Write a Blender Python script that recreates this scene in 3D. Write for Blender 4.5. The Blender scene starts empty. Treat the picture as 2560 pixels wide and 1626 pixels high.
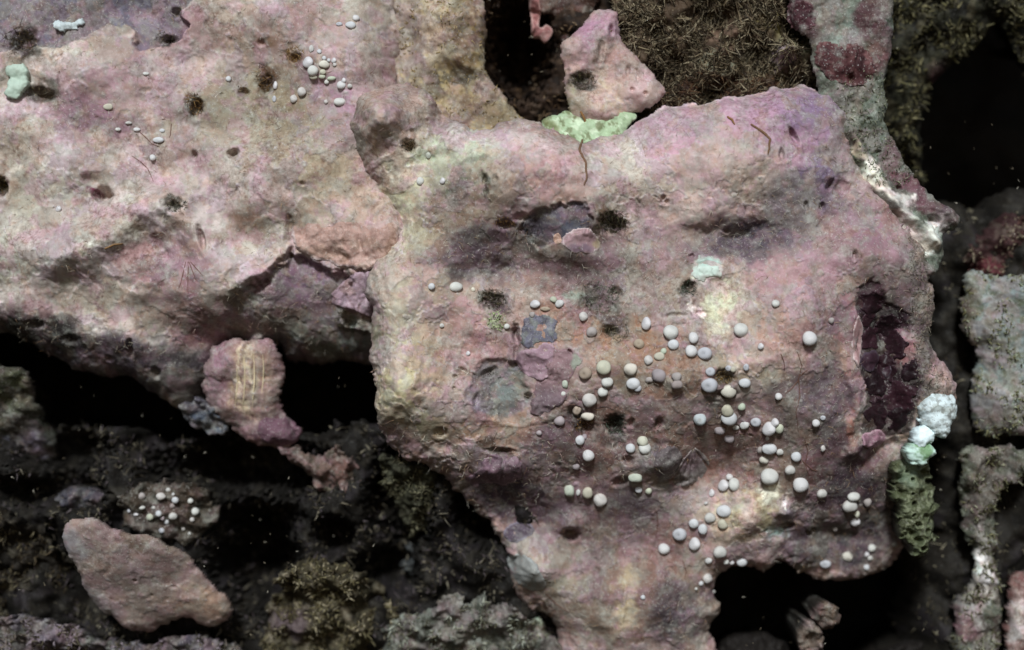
import bpy, math, random
import numpy as np
from mathutils import Vector
rad = math.radians
random.seed(7)
RNG = np.random.default_rng(11)

# ------------------------------------------------------------------ camera, sky, sun, exposure
# 1 photo pixel = 1 mm on the plane h = 0; the reef wall stands in XZ, the camera looks along +Y
S = 0.001
D = 5000.0                      # camera distance in the same mm
sc = bpy.context.scene
COL = sc.collection
cam_d = bpy.data.cameras.new('camera'); cam = bpy.data.objects.new('camera', cam_d); COL.objects.link(cam)
cam.location = (0, -D*S, 0); cam.rotation_euler = (rad(90), 0, 0)
cam_d.sensor_width = 36; cam_d.lens = 36*D/2560.0
cam_d.clip_start = 0.05; cam_d.clip_end = 100
cam_d.dof.use_dof = True; cam_d.dof.focus_distance = (D-60)*S; cam_d.dof.aperture_fstop = 0.55
sc.camera = cam

SUN_EL, SUN_AZ = rad(32), rad(-6)      # above the camera, a little to its left
to_sun = Vector((math.cos(SUN_EL)*math.sin(SUN_AZ), -math.cos(SUN_EL)*math.cos(SUN_AZ), math.sin(SUN_EL)))
w = bpy.data.worlds.new('World'); sc.world = w; w.use_nodes = True
nt = w.node_tree; nt.nodes.clear()
sky = nt.nodes.new('ShaderNodeTexSky'); sky.sky_type = 'NISHITA'; sky.sun_disc = False
sky.sun_elevation = SUN_EL; sky.sun_rotation = math.pi + SUN_AZ
bg = nt.nodes.new('ShaderNodeBackground'); bg.inputs['Strength'].default_value = 0.06
wo = nt.nodes.new('ShaderNodeOutputWorld')
nt.links.new(sky.outputs[0], bg.inputs[0]); nt.links.new(bg.outputs[0], wo.inputs[0])
sl = bpy.data.lights.new('sun', 'SUN'); sl.energy = 3.6; sl.angle = rad(8.0); sl.color = (0.955, 1.0, 1.015)
so = bpy.data.objects.new('sun', sl); COL.objects.link(so)
so.rotation_euler = to_sun.to_track_quat('Z', 'Y').to_euler(); so.location = (0, -4, 4)
sc.view_settings.view_transform = 'Standard'; sc.view_settings.look = 'None'
sc.view_settings.exposure = -0.04; sc.view_settings.gamma = 1.0
sc.view_settings.use_curve_mapping = False
sc.cycles.max_bounces = 4; sc.cycles.diffuse_bounces = 3

# ------------------------------------------------------------------ numeric helpers
def lin(c):
    a = np.asarray(c, float)/255.0
    return np.where(a <= 0.04045, a/12.92, ((a+0.055)/1.055)**2.4)

def sst(a, b, x):
    t = np.clip((x-a)/(b-a), 0, 1)
    return t*t*(3-2*t)

DES = 0.72
def desat(c):
    l = (c*np.array([0.3, 0.55, 0.15])).sum(-1, keepdims=True)
    c = l+(c-l)*DES
    return 0.43*(c/0.43)**1.6*np.array([0.935, 0.975, 1.05])

_P = {}
def perlin(x, y, seed=0):
    if seed not in _P:
        r = np.random.default_rng(seed+1000)
        p = r.permutation(256); ang = r.uniform(0, 2*np.pi, 256)
        _P[seed] = (np.concatenate([p, p]), np.cos(ang), np.sin(ang))
    p, gx, gy = _P[seed]
    xi = np.floor(x).astype(int); yi = np.floor(y).astype(int)
    fx = x-xi; fy = y-yi; xi &= 255; yi &= 255
    def g(ix, iy, dx, dy):
        k = p[p[ix & 255]+(iy & 255)]
        return gx[k]*dx+gy[k]*dy
    u = fx*fx*fx*(fx*(fx*6-15)+10); v = fy*fy*fy*(fy*(fy*6-15)+10)
    a = g(xi, yi, fx, fy); b = g(xi+1, yi, fx-1, fy)
    c = g(xi, yi+1, fx, fy-1); d = g(xi+1, yi+1, fx-1, fy-1)
    return 1.5*((a+(b-a)*u)*(1-v)+(c+(d-c)*u)*v)

def fbm(U, V, wl, octv=4, seed=0, gain=0.5):
    r = np.zeros_like(U, dtype=float); a = 1.0
    for o in range(octv):
        r += a*perlin(U/wl+13.7*o, V/wl+7.3*o, seed+o)
        wl *= 0.5; a *= gain
    return r

def smooth_poly(pts, n=4):
    p = np.asarray(pts, float); N = len(p); out = []
    for i in range(N):
        p0, p1, p2, p3 = p[i-1], p[i], p[(i+1) % N], p[(i+2) % N]
        for k in range(n):
            t = k/n
            out.append(0.5*((2*p1)+(-p0+p2)*t+(2*p0-5*p1+4*p2-p3)*t*t+(-p0+3*p1-3*p2+p3)*t**3))
    return np.array(out)

def sdpoly(U, V, P):
    d = np.full(U.shape, 1e18); ins = np.zeros(U.shape, bool)
    N = len(P)
    for i in range(N):
        ax, ay = P[i]; bx, by = P[(i+1) % N]
        ex, ey = bx-ax, by-ay; L = ex*ex+ey*ey
        if L < 1e-9: continue
        t = np.clip(((U-ax)*ex+(V-ay)*ey)/L, 0, 1)
        d = np.minimum(d, (U-ax-t*ex)**2+(V-ay-t*ey)**2)
        if ay != by:
            c = ((ay > V) != (by > V)) & (U < ex*(V-ay)/ey+ax)
            ins ^= c
    d = np.sqrt(d)
    return np.where(ins, d, -d)

class SD:
    """signed distance to an outline, tabulated on a coarse grid"""
    def __init__(s, P, st=8.0, pad=110):
        s.lo = P.min(0)-pad; s.st = st
        gu = np.arange(s.lo[0], P.max(0)[0]+pad+st, st); gv = np.arange(s.lo[1], P.max(0)[1]+pad+st, st)
        A, B = np.meshgrid(gu, gv); s.T = sdpoly(A, B, P)
    def __call__(s, U, V): return bilin(s.T, (np.asarray(U, float)-s.lo[0])/s.st, (np.asarray(V, float)-s.lo[1])/s.st)

def bilin(T, x, y):
    ny, nx = T.shape
    x = np.clip(x, 0, nx-1.001); y = np.clip(y, 0, ny-1.001)
    i = x.astype(int); j = y.astype(int); fx = x-i; fy = y-j
    return (T[j, i]*(1-fx)+T[j, i+1]*fx)*(1-fy)+(T[j+1, i]*(1-fx)+T[j+1, i+1]*fx)*fy

_SDC = {}
def sdz(U, V, P):
    k = id(P)
    if k not in _SDC: _SDC[k] = (SD(P, 5.0, 40), P)
    return _SDC[k][0](U, V)

def ell(U, V, cu, cv, ru, rv, rot=0):
    c, s = math.cos(rad(rot)), math.sin(rad(rot))
    x = (U-cu)*c+(V-cv)*s; y = -(U-cu)*s+(V-cv)*c
    return np.sqrt((x/ru)**2+(y/rv)**2)

def polyline_d(U, V, pts):
    d = np.full(U.shape, 1e18)
    for (ax, ay), (bx, by) in zip(pts[:-1], pts[1:]):
        ex, ey = bx-ax, by-ay; L = ex*ex+ey*ey
        t = np.clip(((U-ax)*ex+(V-ay)*ey)/L, 0, 1)
        d = np.minimum(d, (U-ax-t*ex)**2+(V-ay-t*ey)**2)
    return np.sqrt(d)

# ------------------------------------------------------------------ materials
MATS = {}
def crust_mat(name, grain=1.0, bump=1.0, rough=0.75, speck=0.35, spec=0.25, grain_px=5.5, dim=False):
    """mineral / algal crust: vertex pigment x fine mottling, pale grains, fine relief"""
    if name in MATS: return MATS[name]
    m = bpy.data.materials.new(name); m.use_nodes = True
    t = m.node_tree; n = t.nodes; l = t.links
    b = n['Principled BSDF']; b.inputs['Roughness'].default_value = rough
    b.inputs['Specular IOR Level'].default_value = spec
    at = n.new('ShaderNodeAttribute'); at.attribute_name = 'pigment'
    tc = n.new('ShaderNodeTexCoord')
    def noise(px, det, ro=0.6):
        q = n.new('ShaderNodeTexNoise'); q.inputs['Scale'].default_value = 1.0/(px*S)
        q.inputs['Detail'].default_value = det; q.inputs['Roughness'].default_value = ro
        l.new(tc.outputs['Object'], q.inputs['Vector']); return q
    def ramp(src, a, b_, lo, hi):
        r = n.new('ShaderNodeMapRange'); r.inputs[1].default_value = a; r.inputs[2].default_value = b_
        r.inputs[3].default_value = lo; r.inputs[4].default_value = hi
        l.new(src, r.inputs[0]); return r
    n1 = noise(grain_px*2.2, 4, 0.7); n2 = noise(60, 5, 0.7); n3 = noise(grain_px, 2)
    g1 = n.new('ShaderNodeValToRGB'); e = g1.color_ramp.elements; q = grain
    e[0].position = 0.32; e[0].color = (1-0.46*q, 1-0.54*q, 1-0.57*q, 1)
    e[1].position = 0.70; e[1].color = (1+0.34*q, 1+0.37*q, 1+0.38*q, 1)
    em = e.new(0.5); em.color = (1-0.03*q, 1-0.04*q, 1-0.05*q, 1)
    l.new(n1.outputs[0], g1.inputs[0])
    g2 = ramp(n2.outputs[0], 0.3, 0.7, 1-0.14*grain, 1+0.14*grain)
    mu = n.new('ShaderNodeMix'); mu.data_type = 'RGBA'; mu.blend_type = 'MULTIPLY'; mu.inputs[0].default_value = 1
    nm = noise(170, 3); fm = ramp(nm.outputs[0], 0.38, 0.62, 0.2, 1.0)
    mm = n.new('ShaderNodeMix'); mm.data_type = 'RGBA'; mm.inputs[6].default_value = (1, 1, 1, 1)
    l.new(fm.outputs[0], mm.inputs[0]); l.new(g1.outputs[0], mm.inputs[7])
    l.new(mm.outputs[2], mu.inputs[6]); l.new(g2.outputs[0], mu.inputs[7])
    mx = n.new('ShaderNodeMix'); mx.data_type = 'RGBA'; mx.blend_type = 'MULTIPLY'; mx.inputs[0].default_value = 1
    l.new(at.outputs['Color'], mx.inputs[6]); l.new(mu.outputs[2], mx.inputs[7])
    # brownish film in blotches, and a paler greenish bloom in others
    nb = noise(34, 6, 0.75); fb = ramp(nb.outputs[0], 0.50, 0.66, 0, 0.55*grain)
    mb = n.new('ShaderNodeMix'); mb.data_type = 'RGBA'; mb.blend_type = 'MULTIPLY'
    l.new(fb.outputs[0], mb.inputs[0]); l.new(mx.outputs[2], mb.inputs[6]); mb.inputs[7].default_value = (0.82, 0.70, 0.66, 1)
    nc = noise(41, 6, 0.75); fc = ramp(nc.outputs[0], 0.52, 0.70, 0, 0.34*grain)
    mc = n.new('ShaderNodeMix'); mc.data_type = 'RGBA'
    l.new(fc.outputs[0], mc.inputs[0]); l.new(mb.outputs[2], mc.inputs[6]); mc.inputs[7].default_value = (0.50, 0.52, 0.46, 1)
    if dim:
        l.new(mb.outputs[2], mc.inputs[7])
    # pale grains
    fs = ramp(n3.outputs[0], 0.60, 0.72, 0, speck)
    ms = n.new('ShaderNodeMix'); ms.data_type = 'RGBA'
    l.new(fs.outputs[0], ms.inputs[0]); l.new(mc.outputs[2], ms.inputs[6]); ms.inputs[7].default_value = (0.66, 0.64, 0.60, 1)
    l.new(ms.outputs[2], b.inputs['Base Color'])
    ad = n.new('ShaderNodeMath'); ad.operation = 'ADD'
    l.new(n1.outputs[0], ad.inputs[0]); l.new(n3.outputs[0], ad.inputs[1])
    bp = n.new('ShaderNodeBump'); bp.inputs['Strength'].default_value = 0.4*bump; bp.inputs['Distance'].default_value = 2.2*S
    l.new(ad.outputs[0], bp.inputs['Height']); l.new(bp.outputs[0], b.inputs['Normal'])
    MATS[name] = m; return m

def mesh_obj(name, co, faces, mat, col=None, parent=None, smooth=True, **props):
    me = bpy.data.meshes.new(name)
    faces = np.asarray(faces)
    k = faces.shape[1]
    me.vertices.add(len(co)); me.vertices.foreach_set('co', np.asarray(co, np.float32).ravel())
    me.loops.add(faces.size); me.loops.foreach_set('vertex_index', faces.astype(np.int32).ravel())
    me.polygons.add(len(faces)); me.polygons.foreach_set('loop_start', np.arange(0, faces.size, k, dtype=np.int32))
    me.update(calc_edges=True)
    if smooth: me.polygons.foreach_set('use_smooth', np.ones(len(faces), bool))
    if col is not None:
        a = me.color_attributes.new('pigment', 'FLOAT_COLOR', 'POINT')
        c = np.ones((len(co), 4), np.float32); c[:, :3] = col
        a.data.foreach_set('color', c.ravel())
    me.materials.append(mat)
    o = bpy.data.objects.new(name, me); COL.objects.link(o)
    if parent is not None: o.parent = parent
    for q, v in props.items(): o[q] = v
    return o

def kfac(h0): return (D-h0)/D

def to_world(U, V, H, k):
    return np.stack([(U-1280)*S*k, -H*S, (813-V)*S*k], axis=-1)

# ------------------------------------------------------------------ a boulder: relief front, rolled edge, undercut sides
class Rock:
    def __init__(s, outline, h0, roll=70, edge=(7, 45), rough=(16, 130), fine=1.6, base=(175, 155, 148), seed=0, tilt=(0, 0), centre=None, hp=1.0):
        s.P = smooth_poly(outline, 3); s.h0 = h0; s.roll = roll; s.edge = edge; s.rough = rough; s.fine = fine
        s.base = lin(base); s.seed = seed; s.tilt = tilt
        s.c = centre if centre is not None else s.P.mean(0)
        s.bumps = []; s.pits = []; s.lines = []; s.zones = []; s.pats = []; s.hp = hp; s.rim = 0.08; s.gain = 1.0; s.blot = 0.0; s._sd = None; s.tab = None; s.curve = []; s.lay = None; s.sdst = 8.0
        s.k = kfac(h0)
    def sd(s, U, V):
        if s._sd is None: s._sd = SD(s.P, s.sdst)
        d = s._sd(U, V)
        d2 = d + s.edge[0]*fbm(U, V, s.edge[1], 4, s.seed+5)
        return d2
    def warp2(s, U, V):
        return (U+9*fbm(U, V, 62, 3, s.seed+82)+6*fbm(U, V, 22, 3, s.seed+86), V+9*fbm(U, V, 62, 3, s.seed+92)+6*fbm(U, V, 22, 3, s.seed+96))
    def layers(s, U, V):
        """overlapping crust layers: level sets of a wandering field, each with a raised margin"""
        if s.lay is None: return []
        out = []
        for i, (wl, lv, hh, rgb, st) in enumerate(s.lay):
            f = fbm(U, V, wl, 5, s.seed+310+10*i, 0.55)-lv
            out.append((f, hh, rgb, st))
        return out
    def hs(s, U, V):
        """surface height looked up from the finished relief"""
        u0, v0, st, T = s.tab
        return bilin(T, (np.asarray(U, float)-u0)/st, (np.asarray(V, float)-v0)/st)
    def h(s, U, V, sd=None):
        U = np.asarray(U, float); V = np.asarray(V, float)
        if sd is None: sd = s.sd(U, V)
        H = np.full(U.shape, float(s.h0))
        H += s.tilt[0]*(U-s.c[0]) + s.tilt[1]*(V-s.c[1])
        W = U+10*fbm(U, V, 60, 3, s.seed+21); X = V+10*fbm(U, V, 60, 3, s.seed+31)
        W2, X2 = s.warp2(U, V)
        H += s.rough[0]*fbm(U, V, s.rough[1], 6, s.seed, 0.38)
        for (cu, cv, ru, rv, rot, a) in s.bumps:
            r = ell(W, X, cu, cv, ru, rv, rot); H += s.gain*a*np.exp(-r*r*1.4)
        for (P, a, e) in s.zones:            # flat raised / sunk area with a definite margin
            d = sdz(W2, X2, P); H += a*sst(-e, e, d)
        for (pts, wd, a) in s.lines:
            d = polyline_d(W, X, pts); H += a*np.exp(-(d/wd)**2)
        for (ax, st, c) in s.curve:
            q = (U if ax == 0 else V)
            H -= abs(c)*380**2*np.tanh((np.maximum(np.where(c > 0, q-st, st-q), 0)/380)**2)
        for (f, hh, rgb, st) in s.layers(U, V):
            H += hh*(sst(-0.01, 0.03, f)+0.35*np.exp(-((f-0.035)/0.02)**2))
        if s.fine:
            H += s.fine*(1.6*fbm(U, V, 46, 2, s.seed+51)*np.clip(0.4+fbm(U, V, 150, 2, s.seed+55), 0, 1.4) + 0.42*fbm(U, V, 11, 2, s.seed+61))
        for (cu, cv, ru, rv, rot, dp) in s.pits:
            w2 = 0.35*perlin(U/9+cu, V/9+cv, s.seed+71)*0.5
            r = ell(U, V, cu, cv, ru, rv, rot)+w2
            H -= dp*(1-sst(0.2, 1.15, r)); H += s.rim*min(dp, 30)*np.exp(-((r-1.3)/0.28)**2)
        t = np.clip(1-sd/s.roll, 0, 1)
        H -= s.roll*s.hp*(1-np.sqrt(np.clip(1-t*t, 0, 1)))
        return H
    def colour(s, U, V):
        c = np.empty(U.shape+(3,)); c[:] = s.base
        W1 = U+26*fbm(U, V, 90, 5, s.seed+81, 0.6); X1 = V+26*fbm(U, V, 90, 5, s.seed+91, 0.6)
        W2, X2 = s.warp2(U, V)
        for p in s.pats:
            if p[0] == 'e':      # soft-edged ellipse
                _, cu, cv, ru, rv, rot, rgb, st, ed = p
                r = ell(W1, X1, cu, cv, ru, rv, rot) if ed > 0.25 else ell(W2, X2, cu, cv, ru, rv, rot)
                m = st*(1-sst(1-ed, 1+ed, r))
            elif p[0] == 's':    # growing margin along part of the outline
                _, wd, vmax, umin, rgb, st = p
                m = st*(1-sst(0.4*wd, wd, s.sd(U, V)))*(V < vmax)*(U > umin)
            elif p[0] == 'r':    # pale ring round a pore
                _, cu, cv, ru, wd, rgb, st = p
                m = st*np.exp(-((np.hypot(U-cu, V-cv)-ru)/wd)**2)
            elif p[0] == 'p':    # polygon
                _, P, rgb, st, ed = p
                m = st*sst(-ed, ed, sdz(W2, X2, P))
            else:                # blotches all over: ('n', wl, seed, lo, hi, rgb, st)
                _, wl, sd_, lo, hi, rgb, st = p
                m = st*sst(lo, hi, fbm(U, V, wl, 5, sd_, 0.6))
            m = m[..., None]; c = c*(1-m)+lin(rgb)*m
        for (f, hh, rgb, st) in s.layers(U, V):
            l0 = (c*np.array([.3, .55, .15])).sum(-1, keepdims=True); q = lin(rgb); l1 = float((q*np.array([.3, .55, .15])).sum())
            m = (st*sst(0.0, 0.03, f))[..., None]; c = c*(1-m)+q*(0.35+0.65*l0/l1)*m
            m = (0.5*np.exp(-((f-0.02)/0.016)**2))[..., None]; c = c*(1-m)+np.clip(l0*1.25, 0, 0.75)*np.array([1.0, 0.93, 0.93])*m
        if s.blot:
            for p in [(50, s.seed+741, (186, 184, 168), 0.36), (40, s.seed+751, (156, 128, 108), 0.36), (62, s.seed+761, (186, 148, 158), 0.36), (36, s.seed+771, (140, 134, 124), 0.36)]:
                m = (s.blot*p[3]*sst(0.12, 0.6, fbm(U, V, p[0], 4, p[1], 0.65)))[..., None]
                l0 = (c*np.array([.3, .55, .15])).sum(-1, keepdims=True); q = lin(p[2]); l1 = float((q*np.array([.3, .55, .15])).sum())
                c = c*(1-m)+q*(0.4+0.6*l0/l1)*m
        return desat(c)
    def at(s, u, v, it=5):
        """rock-space point that the camera sees at pixel (u, v)"""
        ur, vr = float(u), float(v); hh = s.h0
        for _ in range(it):
            hh = float(s.hs(np.array([ur]), np.array([vr]))[0])
            f = ((D-hh)/D)/s.k
            ur = 1280+(u-1280)*f; vr = 813+(v-813)*f
        return ur, vr, hh
    def world(s, u, v, dh=0.0):
        ur, vr, hh = s.at(u, v)
        return to_world(np.array(ur), np.array(vr), np.array(hh+dh), s.k), hh
    def normal(s, ur, vr, e=8):
        q = s.hs(np.array([ur-e, ur+e, ur, ur]), np.array([vr, vr, vr-e, vr+e]))
        n = Vector((-(q[1]-q[0])/(2*e), -1.0, (q[3]-q[2])/(2*e))); 
        if n.length > 2.2: n = Vector((n.x*0.6, -1, n.z*0.6))
        return n.normalized()
    def mesh(s, name, step, mat, back=620, under=130, parent=None, clip=None, **props):
        # the rolled, receding rim lies farther off: lay the outline out at its own depth
        drop = s.roll*s.hp*0.8-s.tilt[0]*(s.P[:, 0]-s.c[0])-s.tilt[1]*(s.P[:, 1]-s.c[1])
        for (ax, st, c) in s.curve:
            drop = drop+abs(c)*380**2*np.tanh((np.maximum((s.P[:, ax]-st)*np.sign(c), 0)/380)**2)
        s.P = np.array([1280, 813])+(s.P-np.array([1280, 813]))*(1+drop/(D-s.h0))[:, None]; s._sd = None
        u0, v0 = s.P.min(0)-12; u1, v1 = s.P.max(0)+12
        gu = np.arange(u0, u1+step, step); gv = np.arange(v0, v1+step, step)
        U, V = np.meshgrid(gu, gv); sd = s.sd(U, V); H = s.h(U, V, sd); s.tab = (u0, v0, step, H)
        keep = sd > 0
        q = keep[:-1, :-1] & keep[1:, :-1] & keep[:-1, 1:] & keep[1:, 1:]
        idx = np.arange(U.size).reshape(U.shape)
        F = np.stack([idx[:-1, :-1][q], idx[1:, :-1][q], idx[1:, 1:][q], idx[:-1, 1:][q]], 1)
        used = np.unique(F); rm = -np.ones(U.size, int); rm[used] = np.arange(len(used)); F = rm[F]
        Uf, Vf, Hf = U.ravel()[used], V.ravel()[used], H.ravel()[used]
        C = s.colour(Uf, Vf)
        # boundary edges -> undercut skirt
        E = np.concatenate([F[:, [0, 1]], F[:, [1, 2]], F[:, [2, 3]], F[:, [3, 0]]])
        key = np.sort(E, 1); key = key[:, 0].astype(np.int64)*len(used)+key[:, 1]
        uq, first, cnt = np.unique(key, return_index=True, return_counts=True)
        B = E[first[cnt == 1]]
        bv = np.unique(B); m2 = -np.ones(len(used), int); m2[bv] = np.arange(len(bv))
        bu, bvv, bh = Uf[bv], Vf[bv], Hf[bv]
        g = 25
        gx = s._sd(bu+g, bvv)-s._sd(bu-g, bvv); gy = s._sd(bu, bvv+g)-s._sd(bu, bvv-g)
        ln = np.hypot(gx, gy)+1e-6; gx /= ln; gy /= ln
        sz = min(u1-u0, v1-v0)
        un = min(under, 0.22*sz)
        Us, Vs, Hs, Cs, Fs = [Uf], [Vf], [Hf], [C], [F]
        prev = bv; base = len(Uf)
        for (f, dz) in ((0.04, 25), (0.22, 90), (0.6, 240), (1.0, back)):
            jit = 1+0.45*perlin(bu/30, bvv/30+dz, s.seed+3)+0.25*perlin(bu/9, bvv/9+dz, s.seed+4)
            Us.append(bu+gx*un*f*jit); Vs.append(bvv+gy*un*f*jit); Hs.append(np.minimum(bh-dz*jit, bh-5)); Cs.append(C[bv]*0+lin((46, 40, 34)) if f > 0.1 else C[bv])  # deeper skirt rows painted dark: shade of the undersides put into their colour
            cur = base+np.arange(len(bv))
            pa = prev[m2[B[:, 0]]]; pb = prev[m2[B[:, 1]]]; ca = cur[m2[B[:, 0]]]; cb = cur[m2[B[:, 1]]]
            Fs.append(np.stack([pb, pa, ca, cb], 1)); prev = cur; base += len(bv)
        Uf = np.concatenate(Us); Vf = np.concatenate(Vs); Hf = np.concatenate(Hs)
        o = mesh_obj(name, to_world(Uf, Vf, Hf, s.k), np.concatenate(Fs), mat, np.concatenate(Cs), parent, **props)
        s.obj = o
        return o

def merge_f(U, V, seed, m):
    return 1.0 if not m else 1-m*(1-sst(-0.3, 0.2, fbm(U, V, 90, 2, seed+17)))

# thin crust plate lying on a rock, with its own margin
def plate(name, rock, outline, thick, base, mat, pats=(), step=2.5, rim=0, seed=0, parent=None, wob=3, roll=8, grooves=(), bumps=(), lift=0, pits=(), merge=0.0, fade=None, **props):
    P = smooth_poly(outline, 5)
    u0, v0 = P.min(0)-8; u1, v1 = P.max(0)+8
    U, V = np.meshgrid(np.arange(u0, u1+step, step), np.arange(v0, v1+step, step))
    sd = sdpoly(U, V, P)+wob*fbm(U, V, 26, 3, seed+3)
    H = rock.hs(U, V)
    t = np.clip(1-sd/roll, 0, 1)
    G = thick*(0.25+0.75*sst(-0.35, 0.25, fbm(U, V, 70, 2, seed+7)))*merge_f(U, V, seed, merge)*np.sqrt(np.clip(1-t*t, 0, 1)) + rim*np.exp(-((sd-roll*0.9)/(roll*0.6))**2) + 2.0*fbm(U, V, 30, 4, seed)
    G += lift*sst(0, 60, sd)
    if fade: G = G*sst(fade[1], fade[2], U if fade[0] == 0 else V)-3*(1-sst(fade[1], fade[2], U if fade[0] == 0 else V))
    for (cu, cv, ru, rv, rot, a) in bumps:
        r = ell(U, V, cu, cv, ru, rv, rot); G += a*np.exp(-1.4*r*r)
    for (pts, wd, a) in grooves:
        G += a*np.exp(-(polyline_d(U, V, pts)/wd)**2)
    for (cu, cv, ru, rv, rot, dp) in pits:
        r = ell(U, V, cu, cv, ru, rv, rot)
        G -= dp*(1-sst(0.5, 1.0, r)); G += 0.35*dp*np.exp(-((r-1.2)/0.3)**2)
    keep = sd > -1
    q = keep[:-1, :-1] & keep[1:, :-1] & keep[:-1, 1:] & keep[1:, 1:]
    idx = np.arange(U.size).reshape(U.shape)
    F = np.stack([idx[:-1, :-1][q], idx[1:, :-1][q], idx[1:, 1:][q], idx[:-1, 1:][q]], 1)
    used = np.unique(F); rm = -np.ones(U.size, int); rm[used] = np.arange(len(used)); F = rm[F]
    Uf, Vf, Hf, Rf = U.ravel()[used], V.ravel()[used], (H+G).ravel()[used], H.ravel()[used]
    C = np.empty((len(Uf), 3)); C[:] = lin(base)
    W2 = Uf+6*fbm(Uf, Vf, 26, 3, seed+9); X2 = Vf+6*fbm(Uf, Vf, 26, 3, seed+19)
    sdf = sd.ravel()[used]
    for p in pats:
        if p[0] == 'rim':
            m = p[2]*(1-sst(p[1]*0.3, p[1], sdf)); rgb = p[3]
        elif p[0] == 'n':
            m = p[6]*sst(p[3], p[4], fbm(Uf, Vf, p[1], 5, p[2], 0.6)); rgb = p[5]
        else:
            r = ell(W2, X2, *p[1:6]); m = p[7]*(1-sst(1-p[8], 1+p[8], r)); rgb = p[6]
        m = m[..., None]; C = C*(1-m)+lin(rgb)*m
    C = desat(C)
    E = np.concatenate([F[:, [0, 1]], F[:, [1, 2]], F[:, [2, 3]], F[:, [3, 0]]])
    key = np.sort(E, 1); key = key[:, 0].astype(np.int64)*len(used)+key[:, 1]
    uq, first, cnt = np.unique(key, return_index=True, return_counts=True)
    B = E[first[cnt == 1]]; bv = np.unique(B); m2 = -np.ones(len(used), int); m2[bv] = np.arange(len(bv))
    n0 = len(Uf); cur = n0+np.arange(len(bv))
    F2 = np.stack([B[:, 1], B[:, 0], cur[m2[B[:, 0]]], cur[m2[B[:, 1]]]], 1)
    Uf = np.concatenate([Uf, Uf[bv]]); Vf = np.concatenate([Vf, Vf[bv]])
    Hf = np.concatenate([Hf, np.minimum(Rf[bv]-6, Hf[bv]-6)]); C = np.concatenate([C, C[bv]])
    return mesh_obj(name, to_world(Uf, Vf, Hf, rock.k), np.concatenate([F, F2]), mat, C, parent, **props)

# many bent tapering strands as one mesh: base points, directions, lengths, radii (world units)
def strands(name, base, dirs, ln, rd, cols, mat, bend=0.35, parent=None, seg=3, taper=0.75, **props):
    r = RNG
    base = np.asarray(base, float); n = len(base)
    d = np.asarray(dirs, float); d /= np.linalg.norm(d, axis=1)[:, None]+1e-9
    a = np.cross(d, r.normal(size=(n, 3))); a /= np.linalg.norm(a, axis=1)[:, None]+1e-9
    b = np.cross(d, a)
    ln = np.asarray(ln)[:, None]; rd = np.asarray(rd)[:, None]
    side = a*(bend*r.normal(size=(n, 1)))+b*(bend*r.normal(size=(n, 1)))
    co = []; 
    for k in range(seg+1):
        t = k/seg
        c = base+d*ln*t+side*ln*t*t
        rr = rd*(1-taper*t)
        for q in range(3):
            an = q*2*math.pi/3
            co.append(c+(a*math.cos(an)+b*math.sin(an))*rr)
    co = np.stack(co, 1)                     # n, 3*(seg+1), 3
    per = 3*(seg+1); F = []
    for k in range(seg):
        for q in range(3):
            F.append([k*3+q, k*3+(q+1) % 3, k*3+3+(q+1) % 3, k*3+3+q])
    F = np.array(F)[None]+(np.arange(n)*per)[:, None, None]
    C = np.repeat(np.asarray(cols)[:, None, :], per, 1)
    return mesh_obj(name, co.reshape(-1, 3), F.reshape(-1, 4), mat, C.reshape(-1, 3), parent, **props)

def tube(name, pts, radii, col, mat, sides=6, parent=None, **props):
    pts = [Vector(p) for p in pts]; co = []; F = []
    n = len(pts)
    for i, p in enumerate(pts):
        t = (pts[min(i+1, n-1)]-pts[max(i-1, 0)]).normalized()
        a = t.cross(Vector((0.13, -1, 0.21))).normalized(); b = t.cross(a)
        for q in range(sides):
            an = q*2*math.pi/sides
            co.append(p+(a*math.cos(an)+b*math.sin(an))*radii[i])
    for i in range(n-1):
        for q in range(sides):
            F.append([i*sides+q, i*sides+(q+1) % sides, (i+1)*sides+(q+1) % sides, (i+1)*sides+q])
    C = np.empty((len(co), 3)); C[:] = lin(col)
    return mesh_obj(name, np.array([tuple(c) for c in co]), F, mat, C, parent, **props)

# ------------------------------------------------------------------ materials used
M_crust = crust_mat('coralline_crust')
M_soft = crust_mat('pale_growth', grain=0.35, bump=0.35, speck=0.15, rough=0.6)
M_ball = crust_mat('chalky_ball', grain=0.34, bump=0.5, speck=0.2, rough=0.8, grain_px=4)
M_plate = crust_mat('lilac_plate', grain=0.6, bump=0.6, speck=0.4, grain_px=5)
M_alga = crust_mat('algal_strand', grain=0.5, bump=0.2, speck=0.05, rough=0.6, dim=True)
M_dark = crust_mat('dark_reef', grain=1.2, bump=1.2, speck=0.06, dim=True)
M_wet = crust_mat('maroon_crust', grain=0.6, bump=0.7, speck=0.06, rough=0.5, spec=0.35, dim=True)

# ------------------------------------------------------------------ THE REEF WALL far behind
wall = Rock([(-1500, -1300), (4100, -1300), (4100, 2900), (-1500, 2900)], -1300, roll=60, rough=(120, 420), fine=4, base=(52, 44, 36), seed=200)
wall.pats = [('n', 160, 201, 0.1, 0.5, (40, 34, 28), 0.8), ('n', 90, 205, 0.3, 0.7, (70, 62, 52), 0.6)]
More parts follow.
